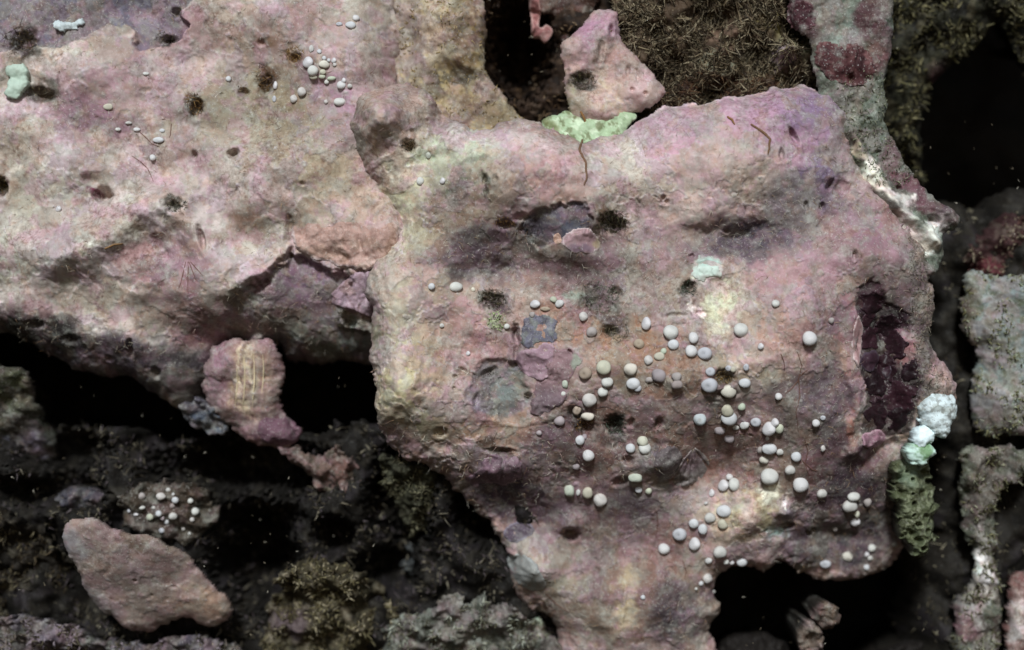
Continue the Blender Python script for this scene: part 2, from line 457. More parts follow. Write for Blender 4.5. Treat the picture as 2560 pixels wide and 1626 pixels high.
# unseen overhang, added outside the frame to shade the gaps behind the boulders
shade_brow = Rock([(-1500, -1300), (4100, -1300), (4100, -560), (3300, -420), (2700, -330), (2000, -360), (1300, -300), (600, -440), (-260, -330), (-230, 0), (-220, 600), (-260, 800), (-300, 900), (-500, 1300), (-1500, 1500)], -40, roll=120, edge=(40, 200), rough=(60, 300), fine=4, base=(130, 112, 104), seed=230)
shade_brow.mesh('shade_overhang', 18, M_crust, back=1250, under=100, kind='structure')
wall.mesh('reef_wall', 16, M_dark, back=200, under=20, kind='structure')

# rough dark reef floor of the gaps, part way back
base_l = Rock([(-500, 1120), (0, 1090), (200, 1060), (420, 1100), (700, 1080), (900, 1060), (1100, 1040), (1300, 1060), (1460, 1300), (1460, 1850), (-500, 1850)], -215, roll=150, edge=(30, 120), rough=(110, 150), fine=10, base=(54, 48, 40), seed=240, tilt=(0, -0.35), centre=(500, 1300))
base_l.pits = [(630, 1420, 120, 130, 0, 420), (1000, 1250, 90, 150, 0, 360), (600, 1180, 260, 90, 0, 380), (150, 1130, 130, 80, 0, 300), (830, 1340, 60, 60, 0, 260), (1200, 1280, 80, 100, 0, 300), (620, 1300, 140, 60, 0, 300), (120, 1230, 160, 50, 0, 260), (960, 1440, 90, 60, 0, 240)]
base_l.pats = [('n', 60, 241, 0.0, 0.5, (44, 38, 28), 0.8), ('n', 50, 245, 0.2, 0.6, (86, 80, 68), 0.6), ('n', 90, 249, 0.3, 0.6, (76, 68, 72), 0.6)]
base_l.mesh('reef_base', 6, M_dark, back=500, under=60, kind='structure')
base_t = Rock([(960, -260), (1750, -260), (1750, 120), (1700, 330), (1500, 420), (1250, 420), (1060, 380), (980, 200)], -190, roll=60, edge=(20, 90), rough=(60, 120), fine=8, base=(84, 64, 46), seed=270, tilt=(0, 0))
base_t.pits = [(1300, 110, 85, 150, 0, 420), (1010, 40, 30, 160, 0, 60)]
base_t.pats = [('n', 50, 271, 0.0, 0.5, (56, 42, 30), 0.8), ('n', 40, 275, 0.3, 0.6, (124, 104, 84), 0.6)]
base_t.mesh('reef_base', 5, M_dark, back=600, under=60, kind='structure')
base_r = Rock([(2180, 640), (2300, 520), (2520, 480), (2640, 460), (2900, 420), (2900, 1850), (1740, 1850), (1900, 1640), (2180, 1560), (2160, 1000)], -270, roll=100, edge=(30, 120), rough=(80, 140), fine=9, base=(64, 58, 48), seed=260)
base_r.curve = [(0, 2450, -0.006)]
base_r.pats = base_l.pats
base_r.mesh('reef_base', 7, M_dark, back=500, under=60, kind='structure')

PK, BG, TAN, OLV, MAU, GRY, LIL, CRM, BRN = (184, 146, 142), (196, 182, 172), (166, 142, 118), (146, 134, 108), (150, 118, 128), (132, 126, 126), (190, 152, 168), (192, 180, 150), (140, 112, 94)

# ------------------------------------------------------------------ upper left boulder
R1 = Rock([(-300, -260), (300, -280), (700, -280), (990, -270), (1012, -160), (1008, 0), (1004, 90), (1000, 170), (1030, 260), (1080, 420), (1080, 640), (1000, 760), (985, 905), (930, 912), (850, 905), (770, 912), (715, 905), (690, 860), (625, 862), (570, 860), (560, 930), (520, 985), (470, 1020), (420, 1006), (370, 968), (310, 944), (230, 936), (170, 912), (120, 880), (60, 850), (0, 836), (-160, 815), (-300, 790)],
          0, roll=120, edge=(8, 50), rough=(46, 260), fine=0.9, base=BG, seed=1, hp=1.1)
R1.sdst = R2S = 3.5; R1.lay = [(210, 0.16, 2.8, (184, 148, 154), 0.27), (170, 0.18, 2.4, (178, 170, 146), 0.42), (120, 0.30, 2.2, (146, 126, 134), 0.40)]; R1.curve = [(1, 600, 0.0015), (0, 60, -0.0008), (0, 930, 0.002)]; R1.gain = R2G = 1.6; R1.blot = 1.1
R1.bumps = [(965, 560, 60, 110, 0, 26), (60, 330, 120, 60, 10, 18), (620, 620, 90, 70, 0, -12), (200, 420, 220, 90, 25, 26), (330, 560, 220, 60, -28, 40), (420, 700, 170, 90, 20, 34), (120, 620, 160, 90, 0, 22), (560, 700, 120, 60, -50, 14),
            (700, 420, 190, 120, 20, 26), (780, 150, 170, 110, 0, 20), (250, 180, 150, 60, 0, 18), (500, 150, 90, 70, 0, -16), (520, 330, 110, 50, 20, -14),
            (890, 560, 110, 90, 0, 18), (423, 190, 26, 22, 0, 7), (640, 60, 120, 50, 0, 12), (470, 560, 30, 70, -30, 16), (410, 590, 20, 90, -35, 12),
            (300, 850, 120, 30, 15, 10), (960, 60, 60, 160, 0, -26), (990, 200, 60, 80, 0, -30), (230, 480, 70, 45, 20, -14)]
GREYP = smooth_poly([(-60, -60), (452, -60), (455, 30), (478, 70), (432, 108), (345, 118), (330, 70), (255, 62), (190, 108), (100, 118), (-60, 120)])
RECESS = smooth_poly([(585, 735), (660, 690), (720, 640), (790, 665), (880, 690), (850, 760), (850, 820), (960, 860), (960, 960), (680, 960), (640, 840), (540, 900), (560, 790)])
R1.zones = [(GREYP, -24, 2.5), (RECESS, -46, 9)]
R1.lines = [([(140, 650), (280, 590), (400, 505)], 58, 20), ([(400, 505), (470, 570), (555, 660)], 50, 20), ([(180, 262), (300, 300), (420, 380)], 44, 12), ([(100, 250), (260, 262), (350, 330), (470, 400), (560, 470)], 26, -9), ([(480, 420), (520, 560), (545, 640)], 18, 8), ([(300, 700), (400, 735), (470, 650)], 12, -6),
            ([(60, 620), (200, 590), (380, 500)], 16, 9), ([(600, 300), (660, 390), (690, 470)], 20, -5)]
R1.pits = [(312, 872, 10, 28, 5, 30), (368, 935, 13, 16, 0, 26), (250, 898, 12, 9, 0, 14), (160, 850, 26, 14, 0, 20), (520, 905, 30, 7, -30, 20), (70, 812, 30, 12, 0, 20), (587, 386, 17, 12, -20, 40), (488, 388, 9, 12, 0, 22), (494, 270, 20, 28, 10, 34), (262, 490, 26, 22, 0, 46), (440, 520, 24, 18, 0, 28), (509, 597, 9, 34, -12, 28),
           (724, 560, 10, 26, 0, 16), (725, 632, 9, 20, 10, 22), (664, 212, 22, 30, 15, 34), (606, 228, 16, 12, 0, 22), (105, 236, 38, 18, 10, 34), (60, 108, 34, 34, 0, 36), (413, 97, 22, 12, 0, 24),
           (438, 30, 14, 14, 0, 26), (4, 468, 18, 26, 0, 40), (742, 148, 16, 14, 0, 22), (654, 107, 12, 10, 0, 14), (760, 462, 9, 7, 0, 10), (865, 800, 26, 26, 0, 36), (640, 712, 40, 20, -20, 26), (555, 235, 6, 5, 0, 12)]
R1.pats = [('n', 210, 301, 0.0, 0.5, (178, 150, 140), 0.75), ('n', 120, 305, 0.1, 0.55, (160, 142, 120), 0.6),
           ('e', 760, 330, 300, 130, 20, (165, 150, 124), 0.75, 0.5), ('e', 640, 250, 150, 80, 0, (152, 138, 110), 0.7, 0.5), ('e', 90, 600, 200, 150, 0, (178, 172, 156), 0.8, 0.5), ('e', 480, 420, 160, 90, 0, (184, 164, 156), 0.6, 0.5),
           ('e', 400, 300, 140, 60, 10, (168, 154, 130), 0.6, 0.5), ('e', 230, 290, 120, 40, 15, (166, 134, 140), 0.8, 0.4), ('e', 320, 180, 190, 60, 0, (182, 156, 152), 0.7, 0.4), ('e', 400, 650, 170, 90, 30, (176, 138, 134), 0.8, 0.45),
           ('e', 440, 420, 110, 70, 30, (170, 134, 136), 0.6, 0.5), ('e', 880, 230, 90, 70, 0, (186, 150, 164), 0.85, 0.45), ('e', 930, 90, 70, 110, 0, (178, 160, 150), 0.6, 0.5), ('e', 660, 70, 200, 60, 0, (172, 146, 132), 0.7, 0.5),
           ('e', 640, 570, 60, 45, 0, (150, 120, 94), 0.7, 0.4), ('e', 880, 500, 120, 110, 0, (188, 162, 140), 0.7, 0.5), ('e', 480, 800, 130, 60, 20, (166, 122, 126), 0.85, 0.4), ('e', 200, 740, 160, 40, 5, (176, 158, 142), 0.6, 0.4),
           ('e', 40, 350, 80, 50, 0, (172, 146, 130), 0.6, 0.5), ('e', 585, 440, 60, 50, 0, (182, 162, 158), 0.6, 0.5),
           ('e', 300, 600, 150, 26, -30, (200, 196, 182), 0.65, 0.5), ('e', 110, 640, 130, 70, 0, (190, 188, 172), 0.6, 0.5), ('e', 500, 470, 120, 40, 20, (206, 190, 182), 0.55, 0.5), ('e', 250, 300, 110, 30, 15, (144, 116, 124), 0.6, 0.5), ('e', 540, 800, 90, 40, 20, (150, 104, 114), 0.6, 0.5), ('e', 440, 690, 90, 26, 25, (140, 108, 108), 0.55, 0.5), ('e', 790, 440, 90, 60, 0, (176, 166, 136), 0.5, 0.5), ('e', 930, 600, 60, 60, 0, (206, 180, 164), 0.4, 0.5),
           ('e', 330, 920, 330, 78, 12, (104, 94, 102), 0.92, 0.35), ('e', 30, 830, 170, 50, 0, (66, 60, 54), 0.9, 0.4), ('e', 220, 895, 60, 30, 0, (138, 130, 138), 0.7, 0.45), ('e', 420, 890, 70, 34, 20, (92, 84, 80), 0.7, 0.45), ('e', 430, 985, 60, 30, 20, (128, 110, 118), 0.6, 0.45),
           ('p', GREYP, (128, 122, 134), 0.95, 4), ('e', 380, 60, 60, 30, 20, (160, 156, 160), 0.6, 0.4), ('e', 150, 45, 90, 30, 0, (120, 112, 116), 0.6, 0.4),
           ('p', RECESS, (138, 120, 124), 0.92, 6), ('e', 620, 790, 60, 60, 0, (134, 136, 118), 0.8, 0.4), ('e', 800, 840, 110, 60, 0, (132, 140, 128), 0.85, 0.4), ('e', 760, 690, 60, 50, 0, (150, 122, 138), 0.9, 0.4),
           ('e', 246, 488, 22, 24, 0, (140, 60, 92), 0.9, 0.3), ('e', 494, 262, 26, 32, 10, (112, 80, 54), 0.85, 0.3), ('e', 660, 205, 28, 38, 15, (118, 84, 50), 0.85, 0.3), ('e', 745, 140, 34, 26, 30, (142, 108, 62), 0.8, 0.3),
           ('e', 650, 105, 40, 12, 0, (140, 110, 70), 0.6, 0.4), ('e', 104, 232, 44, 20, 10, (104, 92, 74), 0.8, 0.35), ('e', 60, 106, 40, 40, 0, (78, 64, 44), 0.9, 0.3), ('e', 418, 96, 26, 14, 0, (76, 66, 46), 0.85, 0.3), ('e', 440, 30, 16, 16, 0, (88, 76, 56), 0.8, 0.3),
           ('e', 575, 190, 60, 30, 20, (150, 134, 104), 0.5, 0.5), ('e', 4, 468, 22, 30, 0, (84, 70, 44), 0.9, 0.3), ('e', 440, 520, 22, 14, 0, (80, 74, 58), 0.8, 0.4), ('e', 725, 560, 12, 30, 0, (128, 98, 60), 0.7, 0.4)]
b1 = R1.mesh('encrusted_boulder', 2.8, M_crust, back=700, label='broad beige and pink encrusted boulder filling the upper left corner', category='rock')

# ------------------------------------------------------------------ main boulder
R2 = Rock([(868, 330), (874, 270), (905, 228), (960, 213), (1040, 217), (1085, 250), (1115, 290), (1200, 325), (1262, 300), (1340, 306), (1400, 326), (1450, 350), (1520, 345), (1590, 305), (1650, 266), (1720, 258), (1800, 252), (1880, 236), (1960, 214), (2030, 213), (2078, 240), (2112, 280), (2128, 360), (2160, 440), (2215, 490), (2270, 560), (2306, 610), (2318, 680), (2336, 760), (2332, 850), (2352, 900), (2382, 950), (2388, 1040), (2345, 1085), (2300, 1120), (2272, 1180), (2270, 1280), (2282, 1340), (2255, 1400), (2190, 1440), (2110, 1462), (2020, 1440), (1955, 1404), (1905, 1428), (1850, 1414), (1806, 1434), (1788, 1474), (1804, 1524), (1770, 1576), (1792, 1640), (1775, 1760), (1400, 1780), (1395, 1620), (1380, 1552), (1312, 1512), (1275, 1466), (1268, 1420), (1284, 1390), (1256, 1360), (1236, 1318), (1196, 1282), (1150, 1246), (1112, 1196), (1060, 1160), (1010, 1146), (962, 1100), (940, 1040), (936, 960), (926, 880), (925, 800), (915, 700), (940, 640), (952, 560), (925, 460), (890, 400)],
          95, roll=82, edge=(10, 45), rough=(48, 260), fine=1.1, base=(178, 156, 146), seed=11, hp=1.15)
R2.sdst = R2S; R2.lay = [(210, 0.16, 2.8, (184, 148, 154), 0.27), (170, 0.18, 2.4, (178, 170, 146), 0.42), (120, 0.30, 2.2, (146, 126, 134), 0.40)]; R2.curve = [(1, 900, 0.0019), (0, 2000, 0.0005), (1, 420, -0.0012), (0, 960, -0.0016)]; R2.gain = R2G; R2.blot = 1.1
R2.bumps = [(958, 300, 60, 72, 0, 75), (1100, 285, 34, 70, 20, -40), (1060, 440, 40, 60, 20, -16), (1350, 500, 230, 110, 0, 30), (1340, 690, 210, 46, 0, -34), (1860, 440, 180, 90, 0, 14), (1860, 620, 150, 60, -6, -10), (955, 545, 80, 100, 0, -40), (1000, 970, 80, 90, 0, 26), (1300, 1300, 120, 50, 30, -24), (1480, 1150, 160, 60, 10, 14), (2180, 620, 90, 70, 0, 16), (1540, 1560, 170, 130, 0, 24), (1360, 1460, 70, 60, 20, 24), (1010, 950, 90, 110, 0, 40), (1000, 760, 120, 80, 0, 14), (1280, 420, 190, 90, -10, 24), (1880, 380, 240, 130, 10, 34), (1650, 420, 140, 110, 0, 14),
            (1700, 600, 190, 60, 0, -16), (1860, 590, 130, 50, 0, -20), (1560, 950, 260, 160, 0, 10), (1960, 800, 180, 140, 0, 24), (1900, 1310, 130, 80, 0, 46), (1600, 1290, 130, 90, 30, 14),
            (1350, 1220, 110, 70, 20, 18), (1240, 1185, 55, 45, 0, 26), (1300, 640, 120, 60, 0, -14), (1100, 480, 70, 120, 30, -14), (1440, 900, 120, 60, 0, 6), (1428, 1335, 40, 26, 0, 26), (1980, 1300, 26, 22, 0, 26), (2050, 1335, 34, 40, 0, 16),
            (1560, 1500, 140, 120, 0, 20), (1330, 1430, 60, 50, 0, 20), (2230, 880, 40, 160, -8, -34), (2140, 950, 30, 160, -6, 14), (2200, 560, 90, 50, 45, -16), (2100, 470, 40, 30, 0, -10), (1660, 1165, 60, 40, 0, 22), (2160, 1130, 60, 26, -40, 18),
            (1500, 740, 60, 40, 0, 10), (1700, 1000, 90, 60, 0, -8), (1080, 380, 60, 50, 0, -12), (1690, 960, 40, 26, 0, 10), (1500, 600, 60, 50, 0, -12), (2150, 1370, 120, 40, 10, -24)]
SLATE = smooth_poly([(1385, 520), (1420, 514), (1462, 514), (1478, 550), (1474, 580), (1440, 592), (1390, 604), (1350, 618), (1322, 600), (1300, 560), (1330, 540)])
MARO = smooth_poly([(2140, 735), (2170, 708), (2206, 712), (2232, 762), (2284, 790), (2284, 860), (2308, 940), (2306, 1020), (2290, 1086), (2216, 1106), (2168, 1086), (2178, 1000), (2158, 940), (2150, 880), (2142, 800)])
HOLLOW = smooth_poly([(1190, 930), (1225, 900), (1290, 905), (1310, 950), (1318, 1010), (1270, 1045), (1200, 1030), (1165, 985)])
R2.zones = [(SLATE, -16, 4), (MARO, -6, 4), (HOLLOW, -14, 9)]
R2.lines = [([(1640, 300), (1560, 380), (1500, 420)], 30, -6), ([(1280, 830), (1290, 870), (1285, 905)], 8, -16), ([(1200, 440), (1215, 478)], 8, -12), ([(1170, 985), (1200, 1050), (1300, 1065), (1400, 1035), (1420, 990)], 9, 5), ([(1040, 420), (1100, 420), (1180, 380)], 10, 4),
            ([(2140, 1130), (2180, 1160), (2215, 1100)], 10, 9), ([(2190, 1180), (2230, 1130), (2260, 1110)], 14, -16), ([(2150, 900), (2165, 980), (2140, 1080)], 9, 8), ([(1740, 1150), (1700, 1110), (1640, 1090)], 12, 6), ([(1060, 1130), (1120, 1120)], 14, -10),
            ([(1500, 1400), (1530, 1500), (1520, 1600)], 14, 8), ([(1580, 1480), (1570, 1600)], 9, 8), ([(1900, 560), (1820, 590), (1760, 580)], 14, -8), ([(1120, 870), (1180, 890), (1230, 860)], 10, -6)]
R2.pits = [(1022, 366, 20, 20, 0, 40), (1530, 562, 40, 26, 15, 34), (1300, 545, 22, 12, 0, 22), (1262, 563, 24, 14, 0, 20), (1232, 752, 36, 28, 0, 34), (1290, 835, 10, 30, 0, 24), (1722, 722, 22, 24, 0, 30), (1500, 755, 50, 40, 0, 20), (1480, 722, 24, 18, 0, 24), (1525, 830, 26, 16, 0, 24),
           (1538, 1064, 28, 26, 0, 42), (1440, 1035, 26, 18, 30, 24), (1468, 1072, 26, 26, 20, 28), (1252, 1133, 44, 9, 4, 26), (1436, 1364, 26, 20, 0, 46), (1216, 936, 30, 12, -30, 22), (1284, 914, 14, 10, 20, 18), (1322, 994, 12, 12, 0, 26), (1190, 1000, 8, 22, 20, 12), (1805, 945, 28, 26, 0, 30), (1815, 985, 34, 14, 0, 18),
           (1983, 340, 9, 26, -28, 26), (1950, 390, 9, 18, 0, 18), (2075, 461, 10, 18, 30, 24), (2056, 517, 9, 12, 20, 18), (2016, 515, 8, 13, 0, 16), (2270, 566, 9, 7, 0, 16), (1658, 494, 8, 7, 0, 14), (1662, 505, 14, 8, 0, 12), (1842, 305, 7, 6, 0, 12), (1576, 1158, 16, 14, 0, 24), (1650, 1060, 14, 18, 20, 18),
           (1690, 1220, 50, 12, -8, 22), (1560, 1215, 26, 14, -20, 22), (2000, 1338, 22, 10, 0, 30), (2072, 1352, 9, 8, 0, 20), (1155, 929, 12, 12, 0, 16), (1138, 942, 8, 6, 0, 12), (1135, 972, 6, 6, 0, 12), (1340, 562, 14, 30, 0, 10), (2130, 640, 7, 14, 0, 16), (1730, 640, 10, 7, 0, 12), (1820, 575, 12, 9, 0, 14), (1100, 1085, 20, 14, 0, 18),
           (1580, 1060, 10, 14, 0, 18), (2060, 1360, 12, 7, 40, 18), (1755, 785, 30, 9, 0, 10), (1690, 790, 34, 9, 0, 12), (1540, 735, 16, 20, 0, 22), (1238, 452, 8, 12, 0, 14), (1213, 452, 8, 16, 10, 18), (1425, 880, 12, 5, 50, 16)]
R2.pats = [('n', 240, 401, 0.0, 0.5, (182, 156, 140), 0.7), ('n', 120, 405, 0.1, 0.6, (150, 124, 110), 0.55),
           ('e', 1980, 330, 240, 130, 5, (180, 144, 160), 0.9, 0.5), ('e', 1700, 330, 160, 90, -10, (192, 160, 166), 0.8, 0.5), ('e', 1800, 450, 160, 90, 0, (196, 170, 156), 0.8, 0.5), ('e', 1740, 500, 110, 60, 0, (188, 168, 152), 0.6, 0.5), ('e', 1540, 420, 100, 90, 0, (184, 166, 154), 0.7, 0.5),
           ('e', 2060, 280, 90, 80, 0, (140, 120, 146), 0.7, 0.5), ('e', 1330, 420, 130, 80, 0, (190, 154, 146), 0.8, 0.5), ('e', 1270, 350, 90, 40, 0, (190, 178, 160), 0.6, 0.5), ('e', 1140, 390, 130, 80, -20, (170, 176, 152), 0.85, 0.5), ('e', 970, 300, 90, 90, 0, (184, 160, 144), 0.8, 0.5), ('e', 890, 330, 30, 80, 0, (142, 138, 122), 0.7, 0.5), ('e', 1010, 480, 70, 160, 10, (180, 168, 142), 0.7, 0.5),
           ('e', 1170, 520, 100, 90, 0, (152, 132, 108), 0.8, 0.5), ('e', 1060, 620, 60, 60, 0, (158, 136, 108), 0.7, 0.5), ('e', 1230, 630, 120, 60, 0, (136, 116, 116), 0.8, 0.5), ('e', 1180, 660, 80, 26, 0, (116, 102, 104), 0.7, 0.5), ('e', 1440, 680, 130, 60, 0, (142, 116, 112), 0.8, 0.5),
           ('e', 1850, 590, 160, 60, -8, (112, 100, 108), 0.92, 0.45), ('e', 1990, 520, 90, 80, 0, (132, 112, 126), 0.8, 0.5), ('e', 2060, 430, 70, 60, 0, (128, 112, 130), 0.7, 0.5), ('e', 2170, 560, 70, 60, 40, (164, 122, 134), 0.8, 0.4), ('e', 2100, 650, 150, 80, 0, (164, 134, 136), 0.8, 0.5), ('e', 1960, 700, 130, 80, 0, (186, 152, 150), 0.8, 0.5),  # first patch puts the bowl's shading into the pigment
           ('e', 2270, 720, 60, 130, 0, (130, 116, 112), 0.85, 0.4), ('e', 2300, 900, 50, 120, 0, (112, 104, 98), 0.85, 0.4), ('e', 1950, 860, 130, 90, 0, (190, 156, 136), 0.8, 0.5), ('e', 2080, 900, 80, 160, 0, (146, 120, 122), 0.85, 0.5), ('e', 2130, 850, 40, 120, 0, (164, 120, 118), 0.8, 0.4), ('e', 1640, 720, 90, 70, 0, (158, 142, 132), 0.7, 0.5), ('e', 1600, 640, 120, 60, 0, (154, 136, 126), 0.7, 0.5),
           ('e', 1560, 850, 150, 60, 10, (172, 134, 100), 0.85, 0.5), ('e', 1680, 950, 200, 80, 0, (162, 130, 106), 0.8, 0.5), ('e', 1880, 920, 110, 60, 0, (176, 156, 128), 0.7, 0.5), ('e', 1560, 1100, 200, 130, 0, (146, 116, 102), 0.85, 0.5), ('e', 1800, 1120, 200, 90, 0, (146, 118, 100), 0.8, 0.5), ('e', 1900, 1200, 150, 50, 0, (166, 128, 100), 0.7, 0.5),
           ('e', 1980, 1010, 60, 100, 0, (128, 112, 110), 0.8, 0.5), ('e', 1050, 780, 130, 90, 0, (186, 164, 140), 0.8, 0.5), ('e', 1180, 860, 90, 110, 0, (184, 146, 136), 0.7, 0.5), ('e', 1000, 960, 80, 110, 0, (186, 170, 132), 0.9, 0.45), ('e', 1060, 900, 60, 60, 0, (168, 144, 106), 0.7, 0.5), ('e', 960, 830, 40, 70, 0, (150, 148, 124), 0.7, 0.5), ('e', 1080, 1070, 60, 40, 0, (172, 166, 138), 0.8, 0.5),
           ('e', 1220, 1080, 120, 50, 0, (178, 146, 118), 0.8, 0.5), ('e', 1390, 820, 70, 50, 0, (176, 134, 108), 0.7, 0.5), ('e', 1400, 1130, 110, 80, 0, (150, 116, 114), 0.8, 0.5), ('e', 1240, 1190, 90, 60, 0, (142, 110, 126), 0.9, 0.4), ('e', 1300, 1270, 110, 60, 20, (112, 92, 102), 0.85, 0.5), ('e', 1450, 1290, 120, 60, 0, (140, 118, 112), 0.7, 0.5),
           ('e', 1560, 1280, 80, 60, 0, (122, 108, 112), 0.6, 0.5), ('e', 1400, 1420, 120, 60, 10, (168, 150, 136), 0.7, 0.5), ('e', 1310, 1440, 50, 60, 30, (160, 158, 146), 0.8, 0.45), ('e', 1560, 1450, 150, 120, 0, (158, 128, 106), 0.85, 0.5), ('e', 1440, 1560, 100, 90, 0, (156, 124, 100), 0.8, 0.5), ('e', 1520, 1500, 220, 150, 0, (146, 122, 108), 0.85, 0.5), ('e', 1570, 1540, 30, 90, 0, (192, 176, 142), 0.8, 0.45), ('e', 1380, 1470, 70, 50, 20, (176, 172, 154), 0.7, 0.5), ('e', 1500, 1330, 200, 70, 0, (132, 110, 110), 0.7, 0.5), ('e', 1700, 1440, 80, 100, 0, (150, 118, 104), 0.8, 0.5), ('e', 1720, 1580, 80, 90, 0, (92, 82, 90), 0.8, 0.4),
           ('e', 1900, 1315, 125, 72, 8, (196, 182, 138), 0.95, 0.35), ('e', 1880, 1360, 90, 40, 0, (178, 170, 142), 0.7, 0.4), ('e', 2100, 1200, 130, 130, 0, (136, 102, 100), 0.9, 0.5), ('e', 2180, 1170, 80, 60, 0, (150, 112, 120), 0.8, 0.4), ('e', 2200, 1300, 90, 110, 0, (100, 84, 90), 0.9, 0.5), ('e', 2130, 1400, 170, 60, 0, (84, 76, 82), 0.9, 0.4), ('e', 2050, 1340, 70, 60, 0, (112, 100, 106), 0.8, 0.4),
           ('e', 1990, 1300, 34, 26, 0, (156, 146, 152), 0.8, 0.3), ('e', 1976, 1364, 36, 26, -20, (160, 184, 176), 0.9, 0.3), ('e', 2025, 1395, 22, 14, 0, (160, 180, 172), 0.8, 0.3), ('e', 1936, 1248, 20, 12, 0, (226, 226, 206), 0.8, 0.4), ('e', 1984, 1266, 9, 17, -10, (236, 240, 226), 0.9, 0.35), ('e', 1905, 1270, 22, 12, 0, (214, 206, 176), 0.7, 0.5),  # near-white spots above the cream hump are painted glints
           ('e', 1768, 666, 38, 30, -10, (196, 218, 196), 0.95, 0.22), ('e', 1760, 680, 26, 14, 0, (226, 238, 214), 0.8, 0.4), ('e', 1800, 780, 50, 80, 20, (200, 206, 172), 0.9, 0.45), ('e', 1860, 785, 26, 20, 0, (204, 200, 176), 0.6, 0.4), ('e', 1740, 770, 14, 12, 0, (226, 226, 214), 0.8, 0.3), ('e', 1700, 570, 60, 40, 0, (190, 170, 150), 0.5, 0.5),
           ('e', 1230, 630, 130, 60, -5, (112, 98, 104), 0.7, 0.5), ('e', 1480, 660, 110, 40, 0, (118, 100, 102), 0.6, 0.5), ('e', 1400, 1120, 110, 60, 10, (124, 100, 108), 0.6, 0.5), ('e', 1300, 1260, 120, 60, 15, (92, 78, 90), 0.7, 0.5), ('e', 1640, 1270, 110, 50, 0, (116, 102, 106), 0.55, 0.5), ('e', 2080, 1010, 70, 110, 0, (112, 98, 106), 0.65, 0.5), ('e', 2170, 1230, 90, 110, 0, (96, 78, 88), 0.6, 0.5), ('e', 2010, 470, 90, 60, 20, (124, 110, 130), 0.6, 0.5), ('e', 1860, 600, 130, 46, -8, (98, 90, 100), 0.7, 0.5),  # last patch deepens the bowl's painted shading
           ('e', 1310, 370, 110, 40, 5, (206, 196, 186), 0.6, 0.5), ('e', 1560, 400, 70, 60, 0, (206, 198, 188), 0.6, 0.5), ('e', 1000, 500, 60, 140, 0, (200, 196, 160), 0.75, 0.5), ('e', 990, 960, 80, 120, 0, (204, 194, 150), 0.7, 0.5), ('e', 960, 720, 50, 120, 0, (182, 182, 150), 0.6, 0.5), ('e', 1130, 370, 110, 50, -15, (190, 200, 170), 0.65, 0.5), ('e', 1740, 520, 80, 36, 0, (208, 198, 180), 0.55, 0.5), ('e', 1900, 900, 80, 44, 0, (200, 190, 166), 0.6, 0.5), ('e', 1010, 770, 90, 60, 0, (204, 192, 170), 0.5, 0.5), ('e', 1720, 400, 90, 50, 0, (206, 164, 176), 0.6, 0.5), ('e', 1340, 1420, 60, 40, 20, (188, 180, 166), 0.5, 0.5),
           ('p', SLATE, (108, 110, 124), 0.95, 4), ('e', 1335, 575, 34, 40, 0, (92, 90, 96), 0.7, 0.4), ('e', 1265, 556, 40, 20, 0, (110, 82, 54), 0.8, 0.4), ('e', 1520, 556, 46, 34, 15, (92, 78, 58), 0.8, 0.4), ('e', 1490, 525, 30, 20, 0, (130, 106, 74), 0.7, 0.4),
           ('e', 1234, 750, 42, 30, 0, (62, 56, 40), 0.9, 0.3), ('e', 1240, 800, 26, 26, 0, (156, 170, 122), 0.85, 0.35), ('e', 1500, 755, 60, 50, 10, (104, 104, 92), 0.75, 0.4), ('e', 1535, 820, 40, 30, 0, (118, 112, 104), 0.8, 0.35), ('e', 1440, 735, 26, 20, 0, (150, 164, 146), 0.7, 0.4), ('e', 1724, 722, 26, 30, 0, (70, 78, 64), 0.9, 0.3),
           ('p', HOLLOW, (128, 130, 126), 0.9, 7), ('e', 1270, 985, 34, 24, 0, (154, 164, 156), 0.6, 0.5), ('e', 1200, 1010, 40, 16, 20, (150, 140, 154), 0.8, 0.4), ('e', 1136, 928, 14, 12, 0, (138, 132, 148), 0.8, 0.3), ('e', 1538, 1070, 30, 30, 0, (70, 70, 58), 0.9, 0.3), ('e', 1555, 1082, 18, 16, 0, (128, 146, 130), 0.8, 0.4), ('e', 1455, 1050, 46, 36, 30, (86, 66, 52), 0.8, 0.4), ('e', 1660, 1160, 60, 36, 0, (124, 116, 124), 0.85, 0.35),
           ('e', 1805, 950, 32, 26, 0, (96, 76, 44), 0.85, 0.35), ('e', 1800, 990, 40, 22, 0, (112, 88, 60), 0.8, 0.4), ('e', 1252, 1128, 50, 12, 4, (96, 72, 50), 0.8, 0.4), ('p', MARO, (72, 42, 52), 0.98, 5), ('e', 2250, 1070, 40, 34, 0, (92, 44, 54), 0.8, 0.4), ('e', 2180, 740, 30, 34, 0, (104, 68, 78), 0.7, 0.4), ('s', 13, 330, 1500, (214, 190, 190), 0.8), ('e', 2265, 880, 22, 36, 0, (172, 120, 116), 0.9, 0.35), ('e', 2245, 850, 16, 16, 0, (176, 136, 150), 0.7, 0.4),
           ('e', 2140, 1050, 16, 70, 6, (178, 128, 110), 0.85, 0.4), ('e', 2128, 900, 18, 40, 0, (180, 134, 120), 0.8, 0.4), ('e', 1150, 452, 30, 12, -30, (118, 128, 100), 0.7, 0.4), ('e', 1180, 400, 34, 12, -30, (124, 136, 108), 0.7, 0.4), ('e', 1210, 450, 12, 20, 0, (96, 96, 74), 0.8, 0.4), ('e', 1080, 385, 18, 14, 0, (138, 152, 122), 0.7, 0.3)]
b2 = R2.mesh('encrusted_boulder', 2.4, M_crust, back=760, under=170, label='large central boulder with pink and tan crust, studded with small white balls', category='rock')
